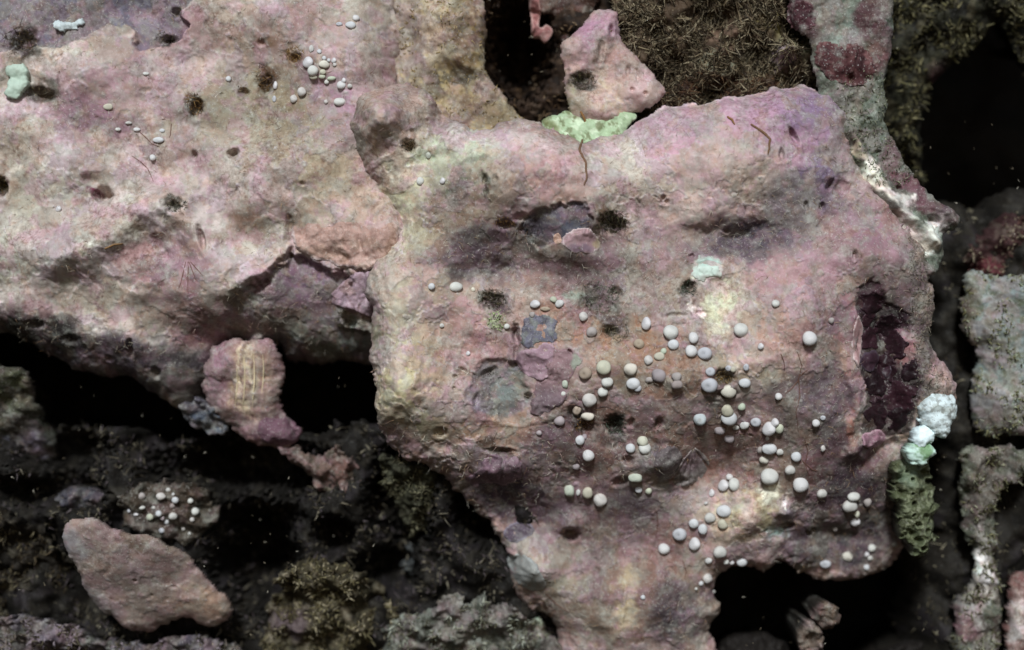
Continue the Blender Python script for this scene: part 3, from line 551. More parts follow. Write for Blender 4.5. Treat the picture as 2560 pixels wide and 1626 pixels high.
def rock(name, outline, h0, base, label, step=3.2, mat=None, roll=45, bumps=(), pits=(), lines=(), zones=(), pats=(), rough=(14, 110), fine=1.8, edge=(7, 40), tilt=(0, 0), back=500, under=110, cat='rock', seed=None, hp=1.0, rim=0.08, **props):
    r = Rock(outline, h0, roll=roll, edge=edge, rough=rough, fine=fine, base=base, seed=seed if seed is not None else int(abs(outline[0][0]*7+outline[0][1]*3)) % 900+20, tilt=tilt, hp=hp)
    r.bumps = list(bumps); r.pits = list(pits); r.lines = list(lines); r.zones = list(zones); r.pats = list(pats); r.rim = rim
    if cat: props['category'] = cat; props['label'] = label
    r.blot = 0.7 if (mat is None) else 0
    if mat is None: r.lay = [(110, 0.10, 2.2, (176, 146, 150), 0.30), (80, 0.22, 2.0, (160, 150, 130), 0.35)]
    r.sdst = 5.0
    props['kind'] = 'thing'
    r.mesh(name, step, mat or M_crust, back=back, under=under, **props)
    return r

# ------------------------------------------------------------------ rocks along the top
RY = rock('ridged_rock', [(985, -220), (1200, -220), (1210, 0), (1222, 60), (1212, 140), (1230, 200), (1290, 270), (1330, 340), (1230, 400), (1120, 400), (1040, 330), (990, 230), (980, 60), (985, 0)], -60, (160, 144, 112),
          'ochre ridged rock beside the dark hole at the top edge', roll=40, rough=(18, 70), fine=3, bumps=[(1130, 60, 70, 120, 0, 46), (1130, 220, 60, 60, 0, -20), (1010, 80, 40, 200, 0, -50)],
          lines=[([(1100, 40), (1150, 100), (1200, 130)], 10, 9), ([(1110, 90), (1150, 150), (1190, 170)], 9, 8), ([(1120, 140), (1150, 190)], 8, 7)],
          pats=[('e', 1030, 60, 70, 190, 0, (168, 154, 138), 0.9, 0.5), ('e', 1090, 60, 30, 110, 0, (188, 172, 140), 0.7, 0.5), ('e', 1180, 60, 40, 120, 0, (140, 116, 66), 0.7, 0.5), ('e', 1130, 200, 60, 40, 0, (110, 100, 76), 0.8, 0.5), ('e', 1150, 290, 80, 50, 0, (150, 128, 104), 0.8, 0.5), ('n', 50, 611, 0.1, 0.5, (190, 170, 120), 0.6)])
RB = rock('brown_rock', [(1316, -200), (1500, -200), (1492, 10), (1450, 60), (1412, 110), (1398, 60), (1372, 40), (1340, 30), (1322, 0)], -170, (100, 70, 54),
          'red brown rock in the shade behind the pink peaked rock', roll=30, rough=(16, 60), pats=[('n', 60, 621, 0.1, 0.5, (128, 86, 66), 0.7)])
plate('frilled_lobe', RB, [(1322, -30), (1345, -30), (1352, 20), (1350, 62), (1368, 60), (1384, 70), (1378, 90), (1362, 104), (1350, 92), (1330, 90), (1326, 40)], 26, (176, 126, 120), M_plate, pats=[('rim', 7, 0.8, (206, 172, 160))], lift=10, seed=3, label='small pink frilled lobe hanging in the dark hole at the top', category='crust lobe')
RP = rock('peaked_rock', [(1476, 36), (1500, 24), (1540, 30), (1552, 62), (1556, 104), (1590, 140), (1624, 172), (1662, 224), (1645, 262), (1576, 290), (1530, 306), (1484, 326), (1448, 312), (1420, 280), (1410, 220), (1408, 165), (1400, 118), (1436, 78)], 0, (186, 158, 146),
          'pink and cream peaked rock standing above the pale green sponge', roll=38, rough=(14, 70), fine=2.5, edge=(5, 30),
          bumps=[(1500, 120, 26, 70, 20, 16), (1600, 230, 50, 40, 0, 18), (1450, 120, 20, 60, 40, 10), (1490, 270, 50, 30, 0, 14)], pits=[(1458, 205, 34, 28, 0, 36), (1528, 76, 8, 16, 0, 18), (1502, 128, 10, 34, 8, 16), (1570, 178, 6, 18, 5, 14), (1594, 190, 5, 20, 0, 14), (1612, 235, 7, 6, 0, 14), (1420, 175, 8, 8, 0, 12), (1580, 226, 8, 7, 0, 12)],
          pats=[('e', 1500, 70, 60, 60, 0, (182, 142, 158), 0.9, 0.5), ('e', 1600, 220, 60, 40, 0, (196, 168, 164), 0.7, 0.5), ('e', 1500, 240, 70, 50, 0, (198, 178, 146), 0.8, 0.5), ('e', 1455, 200, 36, 28, 0, (70, 66, 46), 0.85, 0.35), ('e', 1425, 250, 26, 40, 0, (160, 160, 116), 0.7, 0.5), ('e', 1560, 130, 40, 40, 0, (180, 146, 136), 0.6, 0.5), ('e', 1505, 130, 14, 36, 8, (140, 124, 100), 0.6, 0.4)])
GP = rock('encrusting_sponge', [(1352, 306), (1390, 284), (1440, 276), (1484, 286), (1530, 270), (1574, 270), (1592, 288), (1570, 324), (1530, 372), (1490, 384), (1456, 372), (1400, 362), (1350, 340)], 2, (170, 186, 150),
          'pale lime green sponge strip between the peaked rock and central boulder', mat=M_soft, roll=24, rough=(12, 50), fine=2, step=2.6, cat='sponge', tilt=(0, 0.25), pats=[('n', 26, 631, 0.1, 0.5, (196, 206, 176), 0.8), ('n', 30, 635, 0.2, 0.5, (126, 128, 84), 0.7), ('e', 1480, 290, 60, 14, 0, (120, 104, 70), 0.7, 0.5), ('e', 1365, 310, 26, 16, 0, (130, 132, 80), 0.7, 0.4)])
RT = rock('turf_ledge', [(1566, -220), (2130, -220), (2150, 0), (2130, 100), (2120, 220), (2080, 300), (1900, 300), (1800, 310), (1700, 320), (1640, 325), (1590, 300), (1560, 200), (1530, 120), (1530, 20)], -70, (112, 94, 72),
          'brown ledge overgrown with turf at the top beside the peaked rock', roll=60, rough=(70, 90), fine=6, mat=M_dark,
          bumps=[(1830, 90, 40, 36, 0, 34), (1820, 165, 60, 30, 0, 26), (1960, 130, 60, 40, 30, 30), (1700, 60, 90, 60, 0, 20), (1760, 220, 140, 26, 0, -26), (1900, 40, 60, 40, 0, -20)],
          pats=[('n', 70, 641, 0.0, 0.5, (80, 64, 44), 0.8), ('e', 1830, 90, 44, 36, 0, (140, 116, 96), 0.9, 0.4), ('e', 1820, 160, 60, 22, 0, (160, 160, 136), 0.8, 0.5), ('e', 1980, 130, 50, 40, 0, (170, 166, 130), 0.7, 0.5), ('e', 1955, 160, 30, 20, 0, (170, 150, 156), 0.8, 0.4), ('e', 1800, 225, 220, 40, 0, (92, 66, 50), 0.8, 0.5), ('e', 1930, 70, 40, 30, 0, (150, 140, 80), 0.6, 0.5)])
RM = rock('crusted_pillar', [(1960, -220), (2236, -220), (2232, 0), (2234, 110), (2214, 200), (2222, 320), (2262, 400), (2300, 462), (2360, 512), (2396, 540), (2392, 572), (2352, 600), (2362, 650), (2300, 700), (2190, 620), (2100, 520), (2050, 420), (2050, 250), (2030, 180), (2024, 100), (1985, 60)], 36, (126, 132, 116),
          'grey green pillar with maroon crusts and a white ridge behind the central boulder', roll=34, rough=(14, 60), fine=3.5, step=2.8,
          lines=[([(2128, 330), (2150, 395), (2180, 440), (2210, 478), (2250, 520), (2300, 570), (2346, 612)], 17, 38), ([(2180, 450), (2240, 500), (2300, 545), (2350, 580)], 9, -14), ([(2290, 460), (2350, 520), (2390, 550)], 12, 10)],
          bumps=[(2110, 155, 70, 40, 10, 16), (2170, 280, 40, 70, 0, 14), (2190, 60, 40, 80, 0, 12)], pits=[(2247, 470, 9, 8, 0, 20), (2335, 550, 18, 12, 30, 26), (2170, 300, 8, 6, 0, 14), (2150, 330, 7, 5, 0, 14), (2195, 380, 9, 6, 0, 14), (2125, 200, 12, 16, 0, 18)],
          pats=[('n', 40, 651, 0.1, 0.5, (96, 104, 84), 0.7), ('e', 2100, 60, 60, 60, 0, (142, 150, 138), 0.8, 0.4), ('e', 2190, 60, 44, 90, -12, (112, 72, 78), 0.9, 0.3), ('e', 2200, 150, 26, 40, -20, (132, 84, 84), 0.8, 0.4), ('e', 2000, 40, 50, 40, 20, (112, 76, 84), 0.9, 0.3),
                ('e', 2290, 470, 90, 26, 42, (132, 84, 94), 0.9, 0.35), ('e', 2230, 390, 30, 50, 0, (130, 88, 92), 0.7, 0.4), ('e', 2366, 545, 34, 26, 40, (112, 92, 100), 0.8, 0.4), ('e', 2185, 455, 19, 60, -36, (232, 234, 214), 0.97, 0.35), ('e', 2145, 385, 9, 34, -15, (190, 190, 150), 0.85, 0.4), ('e', 2270, 505, 14, 9, 30, (222, 222, 204), 0.8, 0.4), ('e', 2340, 560, 20, 16, 0, (200, 206, 196), 0.8, 0.5), ('e', 2325, 590, 34, 34, 30, (220, 224, 214), 0.9, 0.45), ('e', 2270, 545, 74, 16, 44, (196, 200, 184), 0.85, 0.5), ('e', 2230, 500, 30, 10, 44, (190, 196, 180), 0.7, 0.5)])
plate('crust_lobe', RM, [(2036, 112), (2068, 104), (2106, 112), (2140, 114), (2172, 138), (2188, 172), (2182, 204), (2150, 214), (2118, 218), (2082, 206), (2052, 176), (2040, 146)], 9, (112, 72, 72), M_crust, pats=[('rim', 9, 0.55, (160, 122, 116)), ('n', 30, 655, 0.0, 0.5, (92, 60, 62), 0.7), ('n', 24, 656, 0.2, 0.5, (134, 96, 92), 0.6)], lift=5, wob=8, merge=0.4, seed=8, parent=RM.obj, grooves=[([(2110, 110), (2112, 210)], 5, -5), ([(2146, 116), (2130, 200)], 4, -4)], label='scalloped maroon fan lobe')
plate('crust_lobe', RM, [(1978, 8), (2010, 4), (2040, 24), (2046, 54), (2020, 74), (1990, 66), (1972, 40)], 8, (112, 74, 80), M_crust, pats=[('rim', 8, 0.4, (156, 124, 122)), ('n', 24, 657, 0.1, 0.5, (90, 60, 64), 0.7)], wob=8, merge=0.5, seed=9, parent=RM.obj, label='small maroon lobe at the top')
RD = rock('shaded_rock', [(2190, -260), (2800, -260), (2800, 90), (2570, 180), (2500, 60), (2430, 130), (2340, 200), (2300, 330), (2310, 460), (2262, 440), (2215, 330), (2190, 200)], -260, (74, 72, 52),
          'dark olive turfed rock in shade at the top right corner', roll=70, rough=(40, 80), fine=5, mat=M_dark, tilt=(0, -0.25), pats=[('n', 60, 661, 0.0, 0.5, (46, 42, 30), 0.85), ('n', 40, 665, 0.3, 0.6, (120, 112, 86), 0.6), ('e', 2360, 230, 40, 70, 0, (110, 64, 76), 0.7, 0.5)])

# ------------------------------------------------------------------ rocks along the right edge
RX = rock('brown_rock', [(2395, 640), (2440, 580), (2500, 540), (2560, 540), (2800, 520), (2800, 720), (2560, 710), (2470, 712), (2420, 700)], -240, (92, 62, 60),
          'dark maroon brown rock above the pale rock at the right edge', roll=60, edge=(18, 50), rough=(40, 70), fine=5, mat=M_dark, tilt=(0, -0.2), pats=[('n', 40, 671, 0.1, 0.5, (130, 118, 104), 0.6), ('e', 2480, 680, 40, 24, 0, (128, 64, 72), 0.8, 0.4)])
RW = rock('pale_rock', [(2398, 720), (2430, 682), (2500, 690), (2560, 680), (2800, 670), (2800, 1130), (2560, 1090), (2480, 1096), (2432, 1066), (2418, 980), (2446, 910), (2404, 820)], -120, (140, 148, 140),
          'pale grey green rock beyond the black gap at the right edge', roll=55, edge=(12, 50), rough=(26, 120), fine=3, tilt=(0.25, -0.15), pats=[('n', 30, 681, 0.1, 0.5, (124, 128, 100), 0.75), ('n', 60, 685, 0.3, 0.6, (158, 168, 164), 0.8), ('e', 2420, 780, 30, 60, 0, (110, 104, 78), 0.8, 0.5), ('e', 2430, 850, 26, 20, 0, (190, 176, 130), 0.8, 0.4), ('e', 2470, 1060, 100, 40, 0, (104, 106, 92), 0.8, 0.5)])
RV = rock('streaked_rock', [(2396, 1150), (2440, 1120), (2560, 1112), (2800, 1100), (2800, 1220), (2560, 1200), (2500, 1250), (2490, 1380), (2508, 1500), (2496, 1620), (2490, 1780), (2376, 1780), (2372, 1600), (2392, 1500), (2426, 1400), (2404, 1290)], -160, (108, 110, 92),
          'mottled upright rock with a white streak at the lower right edge', roll=55, edge=(14, 50), rough=(40, 70), fine=6, tilt=(0, -0.15), pats=[('n', 36, 691, 0.1, 0.5, (76, 78, 56), 0.8), ('e', 2458, 1440, 24, 100, 6, (212, 218, 206), 0.95, 0.5), ('e', 2440, 1500, 40, 60, 0, (160, 164, 158), 0.6, 0.5), ('e', 2406, 1560, 40, 44, 0, (150, 112, 116), 0.9, 0.4), ('e', 2440, 1160, 60, 40, 0, (128, 128, 110), 0.7, 0.5)])
RZ = rock('pink_rock', [(2520, 1480), (2556, 1430), (2760, 1400), (2760, 1790), (2516, 1790), (2512, 1620)], -140, (146, 108, 100), 'pinkish rock fragment in the bottom right corner', roll=34, rough=(20, 60), pats=[('e', 2548, 1520, 20, 40, 0, (200, 186, 176), 0.8, 0.5), ('e', 2540, 1590, 24, 30, 0, (206, 204, 196), 0.7, 0.5)])

# ------------------------------------------------------------------ rocks below the upper left boulder
L3 = rock('striped_knob', [(528, 872), (560, 850), (610, 846), (672, 848), (704, 884), (714, 940), (706, 1000), (716, 1040), (744, 1078), (738, 1108), (700, 1124), (640, 1112), (580, 1076), (548, 1040), (512, 1000), (508, 930)], -110, (164, 132, 132),
          'pink knob with cream upright stripes hanging below the boulders', roll=52, rough=(12, 60), edge=(7, 30), tilt=(0, -0.35), bumps=[(610, 910, 80, 60, 0, 16), (690, 1080, 40, 26, 0, 14)],
          lines=[([(608, 880), (612, 1040)], 5, 5), ([(634, 880), (630, 1030)], 5, 5), ([(586, 900), (592, 1030)], 4, 4), ([(660, 880), (655, 1000)], 4, 3)],
          pats=[('e', 620, 950, 60, 90, 0, (178, 154, 126), 0.7, 0.5), ('e', 609, 960, 6, 80, 0, (214, 200, 166), 0.85, 0.5), ('e', 633, 950, 6, 70, 0, (206, 190, 158), 0.8, 0.5), ('e', 590, 970, 5, 60, 0, (196, 176, 144), 0.6, 0.5), ('e', 540, 920, 36, 60, 0, (164, 126, 138), 0.8, 0.5), ('e', 690, 1070, 60, 40, 0, (132, 96, 108), 0.85, 0.4), ('e', 560, 1060, 40, 30, 0, (112, 98, 84), 0.7, 0.4)])
for px_, v0_, v1_ in ((609, 884, 1030), (633, 884, 1020), (590, 905, 1022), (656, 886, 990)):
    pp = [L3.world(px_+3*math.sin(t_*4), v0_+(v1_-v0_)*t_, -0.6)[0] for t_ in np.linspace(0, 1, 14)]
    tube('stripe', pp, [S*2.6*math.sin(math.pi*(0.08+0.84*t_)) for t_ in np.linspace(0, 1, 14)], (206, 190, 158), M_soft, parent=L3.obj)
plate('crust_lobe', L3, [(640, 1062), (680, 1046), (722, 1052), (746, 1084), (724, 1114), (676, 1118), (646, 1098)], 9, (136, 104, 114), M_plate, seed=71, wob=6, roll=10, merge=0.4, parent=L3.obj, label='violet lobe at the lower end')
rock('grey_nub', [(448, 1016), (480, 996), (520, 1000), (560, 1040), (572, 1078), (528, 1086), (484, 1066), (458, 1044)], -150, (100, 106, 116), 'small lavender grey nub beside the striped knob', roll=34, edge=(10, 30), rough=(30, 36), fine=4, tilt=(0, -0.5), back=300)
L5 = rock('pink_fragment', [(690, 1118), (740, 1112), (790, 1130), (850, 1118), (890, 1150), (892, 1220), (850, 1276), (800, 1240), (770, 1190), (720, 1150)], -170, (136, 106, 96), 'rough pinkish fragment in shade below the striped knob', roll=40, edge=(16, 36), rough=(40, 46), fine=5, pats=[('n', 30, 711, 0.1, 0.5, (92, 84, 66), 0.8)], tilt=(0, -0.2))
L4 = rock('mottled_rock', [(-320, 880), (0, 905), (70, 930), (112, 1040), (138, 1110), (120, 1176), (30, 1196), (-320, 1230)], -190, (92, 94, 76), 'dim mottled rock with lavender patch at the left edge', roll=80, edge=(16, 60), rough=(30, 70), fine=4, tilt=(-0.3, -0.9),
          pats=[('e', 50, 1130, 60, 50, 0, (132, 130, 146), 0.9, 0.4), ('e', 30, 980, 50, 40, 0, (120, 122, 84), 0.7, 0.5), ('n', 40, 721, 0.1, 0.5, (60, 58, 46), 0.7)])
L1 = rock('tongue_plate', [(160, 1322), (184, 1296), (226, 1292), (284, 1320), (376, 1340), (468, 1384), (516, 1438), (582, 1516), (568, 1552), (526, 1568), (482, 1552), (440, 1550), (412, 1568), (370, 1584), (322, 1574), (279, 1542), (231, 1508), (204, 1456), (198, 1424), (166, 1376)], -70, (162, 140, 128),
          'smooth tan pink tongue shaped plate at the lower left', roll=34, rough=(12, 120), edge=(6, 40), fine=0.9, tilt=(-0.1, -0.66), bumps=[(300, 1420, 90, 60, 40, 12), (480, 1500, 60, 40, 20, 14)], lines=[([(280, 1340), (290, 1390), (270, 1430)], 7, -5)], pits=[(340, 1450, 6, 5, 0, 12), (375, 1492, 5, 5, 0, 8), (430, 1470, 14, 4, 0, 8)],
          pats=[('e', 190, 1360, 40, 60, -20, (160, 156, 156), 0.8, 0.5), ('e', 480, 1510, 80, 40, 20, (180, 152, 128), 0.8, 0.5), ('e', 350, 1460, 90, 60, 40, (140, 124, 118), 0.7, 0.5), ('e', 230, 1490, 30, 60, -40, (156, 150, 148), 0.7, 0.5), ('e', 400, 1360, 120, 30, 20, (128, 112, 96), 0.7, 0.5)])
L2 = rock('small_ledge', [(296, 1250), (330, 1222), (400, 1204), (470, 1206), (520, 1230), (542, 1280), (514, 1340), (440, 1362), (360, 1350), (306, 1310)], -150, (98, 84, 68), 'small brown ledge dotted with tiny white balls above the tongue plate', roll=50, edge=(18, 40), rough=(30, 50), fine=4, tilt=(-0.1, -0.45), pats=[('n', 30, 731, 0.1, 0.5, (70, 66, 50), 0.7), ('e', 450, 1260, 40, 40, 0, (112, 92, 74), 0.6, 0.5)])
rock('dim_lump', [(148, 1236), (190, 1212), (250, 1226), (284, 1256), (262, 1290), (200, 1296), (160, 1276)], -200, (96, 92, 100), 'dim violet grey lump behind the tongue plate', roll=36, edge=(14, 30), rough=(30, 40), fine=4, tilt=(0, -0.6), back=300)
L6 = rock('dark_rubble', [(-320, 1290), (0, 1270), (90, 1310), (150, 1380), (186, 1470), (210, 1530), (120, 1560), (-320, 1540)], -230, (66, 58, 46), 'dark turfed rubble at the left edge beside the tongue plate', roll=60, edge=(20, 50), rough=(60, 60), fine=6, mat=M_dark, tilt=(0, -0.75), pats=[('n', 40, 741, 0.2, 0.6, (110, 104, 88), 0.6), ('e', 100, 1455, 20, 16, 0, (96, 36, 26), 0.8, 0.4)])
L7 = rock('lilac_rubble', [(-320, 1560), (60, 1540), (170, 1560), (260, 1590), (330, 1606), (400, 1604), (450, 1580), (520, 1590), (560, 1610), (640, 1640), (680, 1790), (-320, 1790)], -170, (116, 108, 112), 'lilac grey rubble along the bottom edge under the tongue plate', roll=44, edge=(18, 40), rough=(50, 60), fine=6, tilt=(0, -0.75), pats=[('n', 40, 751, 0.1, 0.5, (72, 68, 52), 0.75), ('n', 60, 755, 0.3, 0.6, (140, 128, 140), 0.7)])

# ------------------------------------------------------------------ rubble in the gap at the bottom
B1 = rock('olive_rubble', [(690, 1450), (750, 1400), (820, 1396), (900, 1430), (980, 1500), (1040, 1600), (1040, 1790), (650, 1790), (650, 1620), (676, 1530)], -230, (104, 96, 72), 'olive brown rubble heap at the bottom beside the black hollow', roll=60, edge=(24, 50), rough=(70, 70), fine=7, mat=M_dark, tilt=(0, -0.6), pats=[('n', 34, 761, 0.0, 0.5, (64, 58, 40), 0.8), ('n', 50, 765, 0.3, 0.6, (140, 130, 110), 0.7), ('e', 720, 1560, 50, 40, 0, (140, 120, 130), 0.5, 0.5)])
B2 = rock('grey_lump', [(1012, 1390), (1056, 1332), (1126, 1336), (1182, 1374), (1172, 1440), (1120, 1500), (1060, 1490), (1020, 1450)], -300, (92, 94, 92), 'dim grey lump deep in the gap left of the central boulder foot', roll=60, edge=(20, 40), rough=(50, 60), fine=6, mat=M_dark, tilt=(0, -0.6))
B3 = rock('grey_rubble', [(960, 1590), (1040, 1520), (1160, 1490), (1280, 1520), (1360, 1560), (1410, 1640), (1410, 1790), (960, 1790)], -210, (122, 124, 112), 'pale grey green rubble at the bottom edge against the central boulder foot', roll=60, edge=(20, 50), rough=(50, 60), fine=6, tilt=(0, -0.65), pats=[('n', 34, 771, 0.0, 0.5, (80, 82, 66), 0.75), ('e', 1370, 1560, 30, 24, 0, (168, 190, 160), 0.7, 0.5), ('e', 1180, 1580, 60, 40, 0, (150, 150, 140), 0.6, 0.5)])
B4 = rock('fuzzy_lump', [(950, 1150), (1010, 1140), (1080, 1170), (1100, 1230), (1080, 1310), (1030, 1340), (990, 1270), (960, 1210)], -170, (84, 82, 62), 'dark olive fuzzy lump under the left corner of the central boulder', roll=50, edge=(18, 40), rough=(46, 46), fine=6, mat=M_dark, tilt=(0, -0.7), pats=[('n', 34, 781, 0.2, 0.6, (120, 118, 96), 0.7)])
rock('brown_nodule', [(2030, 1540), (2050, 1512), (2086, 1512), (2102, 1540), (2090, 1568), (2052, 1572)], -120, (128, 106, 86), 'brown nodule in the black hollow below the central boulder, upper one', roll=34, edge=(8, 30), rough=(20, 30), back=400, tilt=(0, -0.5), pats=[('n', 20, 791, 0.1, 0.5, (90, 76, 58), 0.7)])
rock('brown_nodule', [(1990, 1590), (2010, 1556), (2046, 1562), (2060, 1600), (2046, 1640), (2000, 1636)], -130, (134, 118, 104), 'grey brown nodule at the bottom edge below the other nodule', roll=36, edge=(8, 30), rough=(24, 30), back=400, tilt=(0, -0.5))
rock('dark_rock', [(1800, 1620), (1880, 1580), (1960, 1600), (1990, 1660), (2160, 1650), (2300, 1600), (2330, 1790), (1790, 1790)], -340, (58, 50, 44), 'dark rock at the bottom edge of the black hollow', roll=50, rough=(40, 60), fine=5, mat=M_dark)

# ------------------------------------------------------------------ crust plates on the boulders (parts)
PR = [('rim', 9, 0.75, (204, 190, 186))]
plate('crust_plate', R1, [(726, 560), (738, 528), (790, 506), (860, 500), (930, 520), (990, 560), (1000, 620), (945, 666), (905, 678), (868, 668), (820, 656), (772, 642), (744, 624), (730, 598)], 17, (186, 156, 142), M_crust, pats=PR+[('n', 60, 801, 0.1, 0.5, (178, 150, 130), 0.6)], rim=4, seed=21, wob=5, roll=11, fade=(1, 540, 610), merge=0.2, parent=b1, label='pale rimmed plate overhanging the mauve hollow')
plate('crust_lobe', R1, [(878, 690), (930, 672), (990, 690), (1000, 760), (960, 800), (900, 786), (850, 772), (822, 752), (838, 716)], 22, (180, 156, 162), M_crust, pats=[('n', 60, 805, 0.1, 0.5, (170, 140, 130), 0.6)], seed=22, roll=14, wob=6, merge=0.3, parent=b1, label='lilac plate beside the dark round pit')
plate('crust_lobe', R2, [(1290, 890), (1304, 874), (1336, 872), (1352, 860), (1372, 858), (1386, 870), (1384, 910), (1366, 944), (1350, 954), (1316, 938), (1296, 922)], 11, (168, 140, 146), M_plate, pats=[('rim', 6, 0.6, (192, 164, 168))], seed=23, wob=5, rim=2, roll=9, merge=0.7, parent=b2, label='mauve round lobe overlapping its neighbour')
plate('crust_lobe', R2, [(1378, 876), (1400, 868), (1436, 878), (1454, 902), (1440, 930), (1420, 960), (1416, 1000), (1370, 1034), (1330, 1040), (1330, 1000), (1340, 960), (1362, 940)], 7, (160, 132, 132), M_plate, pats=[('e', 1370, 1010, 50, 40, 0, (134, 116, 120), 0.8, 0.5), ('e', 1440, 905, 14, 20, 0, (160, 172, 150), 0.7, 0.4)], seed=24, wob=6, rim=1, merge=0.7, parent=b2, label='mauve lobe under the round lobe')
plate('crust_lobe', R2, [(1404, 606), (1416, 586), (1440, 572), (1468, 572), (1490, 590), (1504, 612), (1490, 630), (1450, 634), (1424, 630)], 10, (176, 146, 146), M_plate, pats=[('rim', 6, 0.7, (206, 192, 186)), ('e', 1450, 622, 34, 10, 0, (140, 120, 132), 0.7, 0.5), ('e', 1496, 610, 10, 16, 0, (160, 150, 100), 0.6, 0.5)], seed=25, wob=4, roll=8, merge=0.7, parent=b2, label='half moon lobe below the slate grey patch')
plate('crust_plate', R2, [(1384, 592), (1392, 584), (1402, 590), (1404, 604), (1396, 614), (1384, 606)], 7, (190, 160, 140), M_plate, seed=26, wob=1, roll=6, step=2, merge=0.7, parent=b2)
plate('slate_patch', R2, [(1304, 832), (1310, 796), (1340, 790), (1384, 796), (1394, 830), (1388, 856), (1350, 858), (1330, 868), (1304, 866)], 9, (128, 124, 134), M_crust, seed=27, wob=8, roll=9, merge=0.7, parent=b2, label='slate grey angular patch', pats=[('n', 30, 811, 0.1, 0.5, (140, 142, 132), 0.7)])
plate('crust_frill', R2, [(1196, 1180), (1208, 1150), (1244, 1142), (1262, 1156), (1290, 1148), (1304, 1172), (1300, 1210), (1260, 1226), (1216, 1222), (1180, 1230), (1168, 1206)], 11, (144, 116, 124), M_plate, pats=[('rim', 8, 0.5, (168, 144, 148)), ('n', 30, 815, 0.1, 0.5, (120, 96, 106), 0.6)], seed=28, wob=5, grooves=[([(1262, 1150), (1250, 1210)], 5, -9), ([(1226, 1150), (1216, 1200)], 4, -6)], bumps=[(1230, 1190, 26, 20, 0, 12), (1280, 1180, 20, 26, 0, 10)], merge=0.7, parent=b2, label='violet frilled lobe under the dark slit')
plate('crust_frill', R2, [(1256, 1366), (1266, 1344), (1300, 1330), (1330, 1336), (1338, 1356), (1310, 1376), (1276, 1384)], 12, (118, 102, 112), M_plate, pats=[('rim', 6, 0.7, (166, 160, 168))], seed=29, wob=3, roll=8, merge=0.7, parent=b2, label='violet scalloped lobe at the boulder foot')
plate('crust_plate', R2, [(1270, 1430), (1290, 1412), (1330, 1420), (1352, 1450), (1370, 1490), (1350, 1510), (1310, 1506), (1280, 1470)], 10, (162, 160, 152), M_soft, pats=[('rim', 8, 0.6, (184, 186, 180))], seed=30, wob=5, roll=10, merge=0.7, parent=b2, label='pale grey lobed crust at the boulder foot')
plate('crust_frill', R2, [(2154, 902), (2166, 886), (2184, 880), (2204, 878), (2214, 894), (2206, 920), (2182, 934), (2162, 920)], 9, (92, 64, 76), M_wet, pats=[('rim', 7, 0.8, (112, 98, 108))], seed=31, wob=3, roll=6, lift=6, merge=0.7, parent=b2, label='dark maroon frill with grey rim')
plate('crust_frill', R2, [(2212, 900), (2226, 886), (2240, 900), (2246, 930), (2236, 952), (2222, 938)], 9, (90, 60, 72), M_wet, pats=[('rim', 6, 0.8, (108, 98, 106))], seed=32, wob=3, roll=6, lift=6, merge=0.7, parent=b2, label='narrow maroon frill with grey rim')
for k_, (cx_, cy_, rr_) in enumerate([(2182, 760, 30), (2232, 812, 30), (2186, 846, 26), (2256, 862, 26), (2200, 960, 30), (2266, 990, 34), (2210, 1040, 30), (2264, 1050, 28), (2176, 800, 20), (2236, 920, 26), (2284, 930, 20)]):
    ol = [(cx_+rr_*(0.8+0.45*random.random())*math.cos(a_*math.pi/4.5), cy_+rr_*1.2*(0.75+0.5*random.random())*math.sin(a_*math.pi/4.5)) for a_ in range(9)]
    plate('crust_frill', R2, ol, 7, ((78, 46, 56), (66, 40, 48), (90, 56, 66))[k_ % 3], M_wet, pats=[('rim', 6, 0.35, (104, 76, 86))], seed=300+k_, wob=11, roll=6, lift=5, step=2.4, merge=0.5, parent=b2)
plate('raised_lip', R2, [(2168, 1098), (2190, 1086), (2220, 1084), (2240, 1096), (2236, 1116), (2204, 1130), (2176, 1124)], 12, (160, 122, 132), M_plate, pats=[('rim', 6, 0.6, (196, 164, 170))], seed=33, wob=3, roll=7, merge=0.7, parent=b2, label='pink curled lip below the maroon hollow')
plate('raised_lip', R2, [(2140, 800), (2152, 790), (2166, 830), (2160, 880), (2150, 920), (2136, 900), (2132, 850)], 9, (176, 142, 138), M_plate, pats=[('rim', 6, 0.7, (196, 182, 176))], seed=34, wob=3, merge=0.7, parent=b2, label='pink raised lip beside the maroon hollow')
for oi, ol in enumerate([[(1640, 1160), (1656, 1128), (1690, 1120), (1712, 1140), (1708, 1176), (1680, 1196), (1650, 1190)]]):
    plate('crust_mound', R2, ol, 16, (134, 122, 120), M_crust, seed=35, wob=6, roll=18, merge=0.7, parent=b2, label='grey mound beside the ribbed shell')

